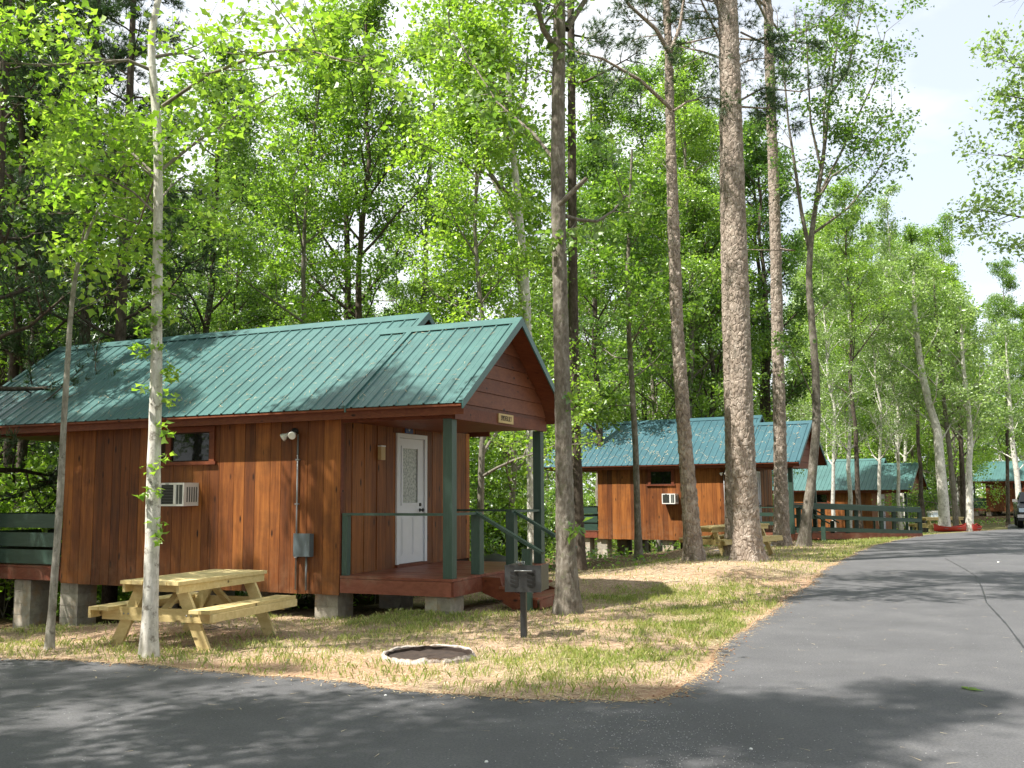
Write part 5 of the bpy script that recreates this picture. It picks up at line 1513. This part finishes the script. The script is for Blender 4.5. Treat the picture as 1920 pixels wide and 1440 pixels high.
pathlimb(c, [rel(o, 1256, 100, 21.9), rel(o, 1275, 50, 22), rel(o, 1282, 0, 22.2), rel(o, 1290, -80, 22.2)], .05, .02, 5, .8, 8, .12)
crown_on(c, L, 14.6, 19.6, 13, 2.3, .04, 12, .12, 1, 6, .2, .25)
finish_tree(R, '', c, 'bark_pine', 'needle', .1, 'needle', trunkme=me, L=.2)
# T6 the thickest pine
R, L, me, o = hero('pine_tree', 22.0, [(1405, 1054), (1400, 990), (1396, 900), (1391, 760), (1386, 600), (1378, 400), (1372, 200), (1367, 60), (1365, -10)], [.325, .285, .262, .245, .24, .235, .225, .215, .21], 'pine', 'bark_pine', 'thickest pine trunk, scaly pinkish bark, beside the road', ext=[(-.75, .2, 17, .17), (-.7, .3, 20.5, .08), (-.7, .3, 22.5, .02)], res=.03)
c = Crown(); crown_on(c, L, 13.5, 22, 30, 3.8, .06, 13, .13, 1, 7, .2, .25)
for pts_ in ([(1385, 190, 22.8), (1430, 165, 22.6), (1500, 172, 22.2), (1540, 160, 22)], [(1383, 8, 22.8), (1330, -10, 22.5), (1250, -20, 22.2)], [(1388, 60, 22.8), (1440, 85, 22.8), (1490, 75, 22.6)], [(1386, 200, 22.9), (1430, 203, 23.1), (1452, 203, 23.2)]):
    pathlimb(c, [rel(o, *q) for q in pts_], .03, .01, 4, .7, 8, .1)
finish_tree(R, '', c, 'bark_pine', 'needle', .1, 'needle', trunkme=me, L=.2)
# T7 slimmer one touching it
R, L, me, o = hero('pine_tree', 24.4, [(1374, 1047), (1374, 950), (1371, 800), (1366, 650), (1362, 500), (1358, 300), (1356, 100), (1352, 0)], [.20, .175, .155, .14, .13, .115, .10, .09], 'pine', 'bark_pine', 'slimmer pine trunk close behind the left side of the thickest pine', ext=[(-.6, .2, 15, .09), (-.5, .3, 18, .02)], res=.045)
c = Crown(); crown_on(c, L, 12.5, 17.8, 18, 2.6, .04, 12, .12, 1, 6, .2, .25); finish_tree(R, '', c, 'bark_pine', 'needle', .1, 'needle', trunkme=me, L=.2)
# T8
R, L, me, o = hero('pine_tree', 29.5, [(1466, 1020), (1464, 900), (1461, 760), (1457, 600), (1454, 450), (1449, 300), (1443, 120), (1440, 0)], [.235, .2, .182, .17, .165, .155, .145, .135], 'pine', 'bark_pine', 'straight brown pine trunk right of the thickest pine by the second porch', ext=[(-.7, .2, 20, .11), (-.6, .3, 24, .02)], res=.045)
c = Crown(); crown_on(c, L, 15.5, 23.5, 26, 3.4, .05, 13, .13, 1, 7, .2, .25)
pathlimb(c, [rel(o, 1455, 465, 29.4), rel(o, 1490, 470, 29.2), rel(o, 1400, 468, 29)], .03, .01, 0, .5, 6, .1)
finish_tree(R, '', c, 'bark_pine', 'needle', .1, 'needle', trunkme=me, L=.2)
# T9 leaning forked hickory
R, L, me, o = hero('forked_tree', 28.5, [(1506, 1027), (1512, 970), (1523, 890), (1531, 800), (1530, 700), (1522, 600), (1516, 530), (1520, 450), (1530, 380), (1543, 300), (1556, 180), (1573, 60)], [.18, .152, .130, .118, .11, .103, .096, .08, .07, .06, .04, .018], 'smooth', 'bark_oak', 'leaning grey tree that forks high up, beside the second cabin porch', ext=[(1.3, 0, 15.6, .008)], res=.05)
c = Crown()
pathlimb(c, [rel(o, 1518, 470, 28.5), rel(o, 1503, 400, 28.3), rel(o, 1490, 310, 28.1), rel(o, 1478, 230, 28), rel(o, 1468, 110, 27.8)], .07, .02, 10, 1.4, 22, .16, 1)
for pts_ in ([(1533, 370, 28.5), (1575, 290, 28.3), (1640, 150, 28), (1660, 60, 27.8)], [(1545, 300, 28.5), (1545, 200, 28.9), (1560, 90, 29.3), (1600, 0, 29.6)], [(1522, 440, 28.5), (1590, 390, 28.2), (1640, 330, 28), (1690, 240, 27.8)], [(1556, 180, 28.5), (1590, 130, 28.7), (1610, 40, 29), (1625, -20, 29.2)], [(1530, 380, 28.5), (1560, 330, 28.2), (1610, 300, 28), (1680, 200, 27.8)], [(1540, 320, 28.5), (1520, 230, 28.2), (1515, 130, 28), (1510, 30, 27.8)]):
    pathlimb(c, [rel(o, *q) for q in pts_], .045, .01, 10, 1.3, 28, .17, 1, .2)
for pts_ in ([(1522, 600, 28.5), (1560, 560, 28), (1600, 530, 27.8)], [(1530, 760, 28.5), (1500, 690, 28), (1475, 640, 27.8)]): pathlimb(c, [rel(o, *q) for q in pts_], .02, .006, 5, .9, 14, .15, 1, .1)
finish_tree(R, '', c, 'bark_oak', 'leaf_oak', .11, trunkme=me)
# T10 thin one in front of the second cabin
R, L, me, o = hero('thin_tree', 28.5, [(1198, 1050), (1195, 960), (1192, 850), (1186, 740), (1180, 640), (1176, 520), (1180, 400), (1185, 280)], [.115, .095, .088, .08, .072, .06, .045, .03], 'smooth', 'bark_oak', 'thin grey tree in front of the left half of the second cabin', res=.06)
c = Crown(); crown_on(c, L, 5.2, 11, 15, 2.3, .03, 20, .16); pathlimb(c, [rel(o, 1188, 760, 28.4), rel(o, 1150, 760, 28), rel(o, 1110, 770, 27.6)], .02, .006, 9, .8, 26, .16, 1, 0)
finish_tree(R, '', c, 'bark_oak', 'leaf_mid', .13, trunkme=me)
# T11 pale multi-limbed tree behind the porch
R, L, me, o = hero('pale_tree', 21.5, [(1001, 1090), (1000, 1000), (997, 900), (995, 800), (990, 650), (984, 520), (975, 420), (966, 330), (957, 230), (950, 120), (946, 0)], [.13, .122, .115, .11, .104, .10, .09, .077, .067, .057, .045], 'smooth', 'bark_white', 'pale upright tree rising behind the nearest porch left of the oak', ext=[(-1.0, .3, 13.5, .03), (-1, .4, 15.5, .01)], res=.05)
c = Crown()
for pts_ in ([(972, 400, 21.5), (930, 340, 21.2), (870, 240, 20.8), (850, 130, 20.5), (840, 20, 20.2)], [(972, 380, 21.5), (920, 330, 21), (850, 300, 20.5), (770, 260, 20)], [(960, 240, 21.5), (985, 170, 22.2), (990, 80, 23)], [(976, 440, 21.5), (920, 330, 22), (880, 180, 22.4)], [(984, 500, 21.5), (930, 470, 21.2), (860, 450, 21)], [(955, 200, 21.5), (900, 120, 21), (870, 20, 20.6)]):
    pathlimb(c, [rel(o, *q) for q in pts_], .05, .012, 9, 1.4, 22, .17, 1, .1)
crown_on(c, L, 9.5, 15.2, 12, 2.6, .04, 16, .17, az=lambda k: 3.14 + random.uniform(-1.3, 1.3))
finish_tree(R, '', c, 'bark_grey', 'leaf_maple', .12, trunkme=me)

# --- other trunks that can be told apart
def gpos(px, Y): p = pw(px, 925, Y); return p[0], Y
TL = [
 ('Q', 62, 27, 1.0, 'dark evergreen with low branches at the left edge of the photo', 'evergreen trees at the left'),
 ('Q', 145, 21, .95, 'dark evergreen trunk rising behind the left end of the nearest roof', 'evergreen trees at the left'),
 ('Q', 212, 19.5, .9, 'dark straight trunk between the sapling and the pale maple behind the roof', 'evergreen trees at the left'),
 ('Q', -30, 17, .95, 'dense dark evergreen whose boughs fill the top left corner', 'evergreen trees at the left'),
 ('Q', -5, 24, 1.1, 'tall dark evergreen behind the left deck rail', 'evergreen trees at the left'),
 ('B', 30, 21, .8, 'leafy tree with dark trunk behind the back deck rail', None),
 ('E', 678, 25, .95, 'dark forked tree behind the middle of the nearest roof', None),
 ('C', 540, 24, 1.0, 'bright leafy tree behind the left half of the nearest roof', None),
 ('B', 400, 30, 1.05, 'leafy oak behind the nearest roof right of the pale maple', None),
 ('A', 800, 29, 1.0, 'leafy tree behind the raised ridge of the nearest roof', None),
 ('C', 886, 20.5, .8, 'thin dark trunk seen at the back corner of the nearest cabin wall', None),
 ('F', 962, 25, 1.1, 'thin trunk seen through the nearest porch between the posts', None),
 ('B', 1130, 37, 1.0, 'oak behind the left end of the second cabin', None),
 ('A', 1230, 42, 1.0, 'leafy tree behind the middle of the second cabin roof', None),
 ('B', 1330, 40, .95, 'oak behind the second cabin roof between the two scaly pines', None),
 ('D', 1568, 37, .72, 'pale crooked tree in front of the third cabin left end', None),
 ('E', 1612, 38.5, .78, 'dark leaning trunk in front of the middle of the third cabin', None),
 ('D', 1655, 41, .75, 'thin grey trunk in front of the third cabin ridge step', None),
 ('D', 1690, 43, .8, 'grey trunk in front of the third cabin porch', None),
 ('E', 1728, 46, .8, 'dark trunk right of the third cabin gable', None),
]
for key, px, Y, s, lab, grp in TL:
    x, y = gpos(px, Y); place(key, x, y, None, s, lab, 'tree', grp)
# pale clump by the far table
for (px, py, Y, pix, rr, lab, bk) in (
    (1772, 990, 40, [(1772, 994), (1768, 930), (1762, 860), (1757, 800), (1742, 760), (1727, 690), (1715, 600), (1712, 480)], .22, 'stout white-barked leaning trunk beside the far picnic table', 'bark_white'),
    (1795, 990, 40.5, [(1793, 994), (1789, 930), (1782, 860), (1774, 790), (1765, 700), (1755, 600), (1750, 500)], .12, 'slim grey trunk just right of the stout white-barked trunk', 'bark_grey'),
    (1822, 996, 40.0, [(1818, 998), (1818, 930), (1816, 880), (1820, 820), (1815, 760), (1805, 680), (1800, 560)], .15, 'pale grey trunk standing among the red boats', 'bark_white'),
    (1806, 996, 43.0, [(1806, 990), (1805, 900), (1800, 800), (1795, 700), (1790, 560)], .13, 'dark trunk between the pale trunks at the far road edge', 'bark_dark'),
    (1889, 960, 60, [(1889, 968), (1889, 900), (1888, 800), (1886, 640)], .13, 'dark straight trunk in front of the farthest cabin roof', 'bark_dark'),
    (1903, 960, 52, [(1912, 970), (1908, 900), (1898, 830), (1892, 740), (1885, 620)], .16, 'white-barked leaning trunk above the parked truck', 'bark_white')):
    n = len(pix); R, L, me, o = hero('trunk_tree', Y, pix, [rr * (1 - .55 * i / (n - 1)) if i < n - 1 else rr * .12 for i in range(n)], 'smooth', bk, lab, res=.08)
    c = Crown(); H = L[-1][2]
    crown_on(c, L, H * .3, H * .98, 13, 2.3, .04, 15, .2, 2, 4, .3, .9)
    finish_tree(R, '', c, bk, 'leaf_pale' if bk != 'bark_dark' else 'leaf_mid', .13, trunkme=me)

# --- bare twigs and the leafy tree reaching in at the right edge: two trees standing outside the frame
R = empty('bare_tree', (10.6, 13.5, g1(10.6, 13.5)), 0, 'bare dark twigs reaching into the top right corner of the sky', 'tree'); c = Crown()
Lb = [(0, 0, -.1), (.1, 0, 3), (0, .1, 6), (-.2, .2, 9)]
c.w.tube(Lb, [.16, .13, .1, .05], 10, False)
def bare(p, d, L_, r, lv):
    p = Vector(p); d = Vector(d).normalized(); pts = [p.copy()]
    for i in range(5):
        d = (d + Vector((random.gauss(0, .14), random.gauss(0, .14), random.gauss(0, .14)))).normalized(); p = p + d * L_ / 5; pts.append(p.copy())
    c.w.tube(pts, [r, r * .85, r * .7, r * .55, r * .4, r * .2], 4, False)
    if lv:
        for k in range(5):
            i = random.randint(1, 4); b = d + Vector((random.gauss(0, .7), random.gauss(0, .5), random.gauss(0, .6))); bare(pts[i], b, L_ * .55, r * .5, lv - 1)
for e in ((-1, 0, .1), (-1, .25, .0), (-.9, -.3, .3), (.8, .3, .5), (.3, -.8, .5), (.2, .9, .5), (-.6, .5, .6)): bare((-.05, .15, 8.5 + e[2]), e, 2.7, .03, 3)
finish_tree(R, '', c, 'bark_dark', 'leaf_mid', .1)
R = empty('leaning_tree', (17.2, 22.5, g1(17.2, 22.5)), 0, 'leafy boughs reaching in over the road at the right edge', 'tree'); c = Crown()
c.w.tube([(0, 0, -.2), (-.1, 0, 3), (-.3, 0, 6), (-.4, .1, 9), (-.3, .1, 13)], [.22, .19, .16, .12, .04], 10, False)
for pts_ in ([(-.3, 0, 6.0), (-2.2, .1, 8.1), (-4.2, .0, 9.3), (-5.6, .1, 9.6)], [(-.4, 0, 7.5), (-2.4, -.2, 9.8), (-4.2, -.3, 10.6), (-5.3, -.2, 10.9)], [(-.4, .1, 8.8), (-2.2, .3, 11.3), (-3.9, .3, 11.8), (-5.0, .2, 11.8)], [(-.3, 0, 6.5), (-2.4, .6, 8.1), (-4.4, .8, 8.2), (-5.8, .9, 8.5)], [(-.4, .1, 9), (1.5, .5, 10.5), (3, .8, 11.5)], [(-.3, 0, 7), (1.2, -.8, 8.5), (2.5, -1.4, 9.5)]):
    pathlimb(c, pts_, .06, .015, 15, 1.2, 34, .17, 1, .1)
finish_tree(R, '', c, 'bark_dark', 'leaf_pale', .11)

# --- unseen trees at invented spots, added to shade the road, lawn and roof
for key, x, y, s in (('B', -12.2, 1.6, .95), ('D', -6.4, 2.6, 1.15), ('D', -8.0, -.2, 1.1), ('D', -8.6, 12.3, .6), ('P', -14.2, 3.4, 1.0), ('C', -7.6, 10.3, 1.0), ('D', -2.6, .4, 1.2), ('C', -8.0, 3.6, 1.15), ('E', -3.6, -3.4, 1.0), ('A', -14, 11.5, 1.0), ('D', -12.6, 14.4, .9), ('P', 2.2, -3.6, .9), ('B', -14.5, 2.0, 1.0), ('P', -16, 16, 1.0), ('A', -10.5, -2, 1.0)):
    place(key, x, y, None, s, 'unseen tall tree added to shade the road and lawn', 'tree', 'unseen trees added for their shade')

# woods behind the camera and across the road, outside the frame
for key, x, y, s in (('A', 3, -14, 1.1), ('B', 9, -12, 1.0), ('Q', -4, -16, 1.1), ('E', 14, -6, 1.0), ('A', 17, 2, 1.0), ('B', 19, 9, 1.1), ('Q', 15.5, -12, 1.0), ('A', 20, 16, 1.0), ('C', 23.5, 22, 1.0), ('B', -12, -12, 1.1), ('A', -20, -8, 1.1), ('Q', -24, -2, 1.0), ('E', -1, -22, 1.1), ('Q', 8, -20, 1.1), ('B', -22, 6, 1.1), ('A', 26, 4, 1.1), ('Q', 24, 13, 1.1), ('T', 16, 6, 1.3), ('T', 13, -9, 1.4), ('S', 5, -12, 1.4), ('T', -3, -14, 1.4), ('T', 18, 13, 1.3), ('A', -24, 12.2, 1.0), ('Q', -30, 12.4, 1.0), ('B', -36, 11.8, 1.0), ('T', -21, 12, 1.4), ('T', -25, 11.6, 1.5), ('T', -28, 12, 1.4), ('S', -33, 11.8, 1.6)):
    place(key, x, y, None, s, 'leafy growth standing outside the photo behind the camera or across the road', 'tree' if key not in 'ST' else 'shrub', 'woods outside the photo')

# --- the forest behind
random.seed(23)
for px_, Y_, k_, s_, l_ in ((1118, 43, 'A', 1.28, 'very tall leafy tree just right of the grey oak'), (1205, 46, 'E', 1.25, 'very tall high-crowned tree left of the slim scaly pine'), (1310, 45, 'A', 1.2, 'very tall leafy tree between the slim pine and the thickest pine'), (1425, 47, 'B', 1.25, 'very tall oak just right of the thickest pine'), (1590, 52, 'D', 1.2, 'very tall pale tree behind the third cabin roof')):
    place(k_, (px_ - 960) / FOC * Y_, Y_, None, s_, l_, 'tree', None)
def free(x, y):
    if bool(in_road(np.array([x]), np.array([y]))[0]): return False
    if bool(under_cabin(np.array([x]), np.array([y]), .6)[0]): return False
    for P in (CAB1, CAB2, CAB3, CAB4):
        u, v = to_local(P, x, y)
        if (-14 if P is CAB2 else -9) < u < 4 and -9 < v < 4.6: return False
    return True
REG = [(110, 'behind the left deck rail'), (290, 'between the thin sapling and the pale maple'), (450, 'just right of the pale maple'), (620, 'behind the middle of the nearest roof'),
       (820, 'behind the raised ridge of the nearest roof'), (930, 'behind the gable of the nearest cabin'), (1045, 'behind the nearest porch'), (1180, 'right of the stout grey oak'),
       (1262, 'left of the slim scaly pine'), (1360, 'between the slim pine and the thickest pine'), (1440, 'just right of the thickest pine'), (1520, 'above the second porch roof'),
       (1600, 'behind the left half of the third roof'), (1700, 'behind the right half of the third roof'), (1780, 'right of the third cabin'), (1850, 'behind the red boats'), (9999, 'beside the farthest cabin')]
DN = {'A': 'grey-trunked leafy tree', 'B': 'dark-trunked oak', 'C': 'bright green slender tree', 'D': 'pale thin-leaved tree', 'E': 'high-crowned tree', 'F': 'small bright tree', 'P': 'pine', 'Q': 'dark evergreen', 'S': 'bright shrub', 'T': 'tall leafy shrub', 'U': 'low dark shrub'}
FOREST = []; placed = []
def plan(key, X, Y, s, sz): FOREST.append((key, X, Y, s, sz, 960 + X / Y * FOC))
cnt = 0; tries = 0
while cnt < 80 and tries < 9000:
    tries += 1
    Y = 20 + 70 * random.random() ** 1.3; X = random.uniform(-.6, .40) * Y
    px = 960 + X / Y * FOC
    if Y < 25 and px > 330: continue
    if X > 2 and Y < 30 + (X - 2) * 1.25: continue
    if px > 1480 and Y < 46: continue
    if not free(X, Y): continue
    if any((X - a) ** 2 + (Y - b) ** 2 < 6.0 for a, b in placed): continue
    key = random.choices('ABCDEFP', (5, 4, 5, 3, 3, 4, 1))[0]
    s = random.uniform(.75, 1.15) * (1.12 if 1080 < px < 1600 else 1.05)
    plan(key, X, Y, s, s * random.uniform(.95, 1.1)); placed.append((X, Y)); cnt += 1
cnt = 0; tries = 0
while cnt < 62 and tries < 9000:
    tries += 1
    px = random.uniform(1500, 1990); Y = 47 + 50 * random.random() ** 1.2; X = (px - 960) / FOC * Y
    if not free(X, Y) or (1800 < px and Y < 88): continue
    if any((X - a) ** 2 + (Y - b) ** 2 < 5.0 for a, b in placed): continue
    key = random.choices('ABCDEF', (3, 1, 4, 5, 2, 3))[0]
    H = {'A': 17, 'B': 16, 'C': 14, 'D': 15, 'E': 18, 'F': 11}[key]
    top_y = np.interp(px, [1500, 1600, 1660, 1735, 1790, 1850, 1900, 2000], [120, 200, 330, 325, 430, 430, 470, 430])
    s = (EYE + 1.5 + (925 - top_y) / FOC * Y) / H * random.uniform(.72, 1.0)
    s = min(max(s, .45), 1.35)
    plan(key, X, Y, min(s, 1.1), s); placed.append((X, Y)); cnt += 1
cnt = 0; tries = 0
while cnt < 170 and tries < 9000:
    tries += 1
    Y = 18.5 + 62 * random.random() ** 1.4; X = random.uniform(-.58, .6) * Y
    px = 960 + X / Y * FOC
    if X > -1 and Y < 22 + (X + 1) * 1.45 + 3.5: continue
    if px > 1480 and Y < 46: continue
    if not free(X, Y): continue
    key = random.choices('STU', (4, 5, 3))[0]; s = random.uniform(.7, 1.35)
    plan(key, X, Y, s, s); cnt += 1
seen = {}
def lab_of(key, Y, px): return ('near' if Y < 32 else ('mid-distance' if Y < 50 else 'distant')) + ' ' + DN[key] + ' ' + next(n for lim, n in REG if px < lim)
bylab = {}
for t in FOREST: bylab.setdefault(lab_of(t[0], t[2], t[5]), []).append(t)
SIZE = {}
for k_, v_ in bylab.items():
    v_ = sorted(v_, key=lambda t: t[5])
    w_ = {2: ('left', 'right'), 3: ('left', 'middle', 'right')}.get(len(v_)) or (None if len(v_) == 1 else ['leftmost', 'second from left', 'third from left', 'fourth from left', 'fifth from left', 'sixth from left', 'seventh from left', 'eighth from left', 'ninth from left', 'tenth from left'][:len(v_)])
    if w_:
        for t, q in zip(v_, w_): SIZE[(t[1], t[2])] = q + ' '
for key, X, Y, s, sz, px in sorted(FOREST, key=lambda t: t[2]):
    rg = next(n for lim, n in REG if px < lim); kk = (key, rg); seen[kk] = seen.get(kk, 0) + 1
    far = 'near' if Y < 32 else ('mid-distance' if Y < 50 else 'distant')
    shrub = key in 'STU'
    lab = SIZE.get((X, Y), '') + far + ' ' + DN[key] + ' ' + rg
    place(key, X, Y, None, s, lab, 'shrub' if shrub else 'tree', DN[key] + 's of the woods ' + rg, 'understory_shrub' if shrub else ('pine_tree' if key in 'PQ' else 'broadleaf_tree'), sz=sz)
# far woods that read as one mass
n = 90000
th = RNG.uniform(-.72, .72, n); rr_ = RNG.uniform(114, 165, n); hx = rr_ * np.sin(th); hy = rr_ * np.cos(th)
hmax = 10 + 9 * fbm(th * 14 + 5, rr_ * .05, 88) * 1.4
hmax = np.where(th > .36, hmax * .85, hmax)
hz = -4 + (hmax + 3) * RNG.random(n) ** .8
Vv, F = leaf_arrays(np.stack([hx, hy, hz], 1), .55, .4, .2, .8)
link('far_woods', npmesh('far_woods', Vv, F, M['leaf_mid'], 3), kind='stuff')
# leaf litter and low plants on the forest floor
n = 60000
x = RNG.uniform(-35, 40, n); y = RNG.uniform(19, 75, n)
cl, gr, li, mo = cover(x, y); ok = (li > .35) & ~under_cabin(x, y) & ~in_road(x, y) & (fbm(x * .6, y * .6, 61) > .4)
x, y = x[ok], y[ok]
Vv, F = leaf_arrays(np.stack([x, y, gz(x, y) + RNG.uniform(.02, .5, len(x)) ** 1.5], 1), .13, .8, .2)
link('ground_cover', npmesh('ground_cover', Vv, F, M['leaf_mid'], 3), kind='stuff')
# prototypes never placed are removed
for k, o in PR.items():
    if k not in USED:
        for ch in list(o.children): bpy.data.objects.remove(ch)
        bpy.data.objects.remove(o)
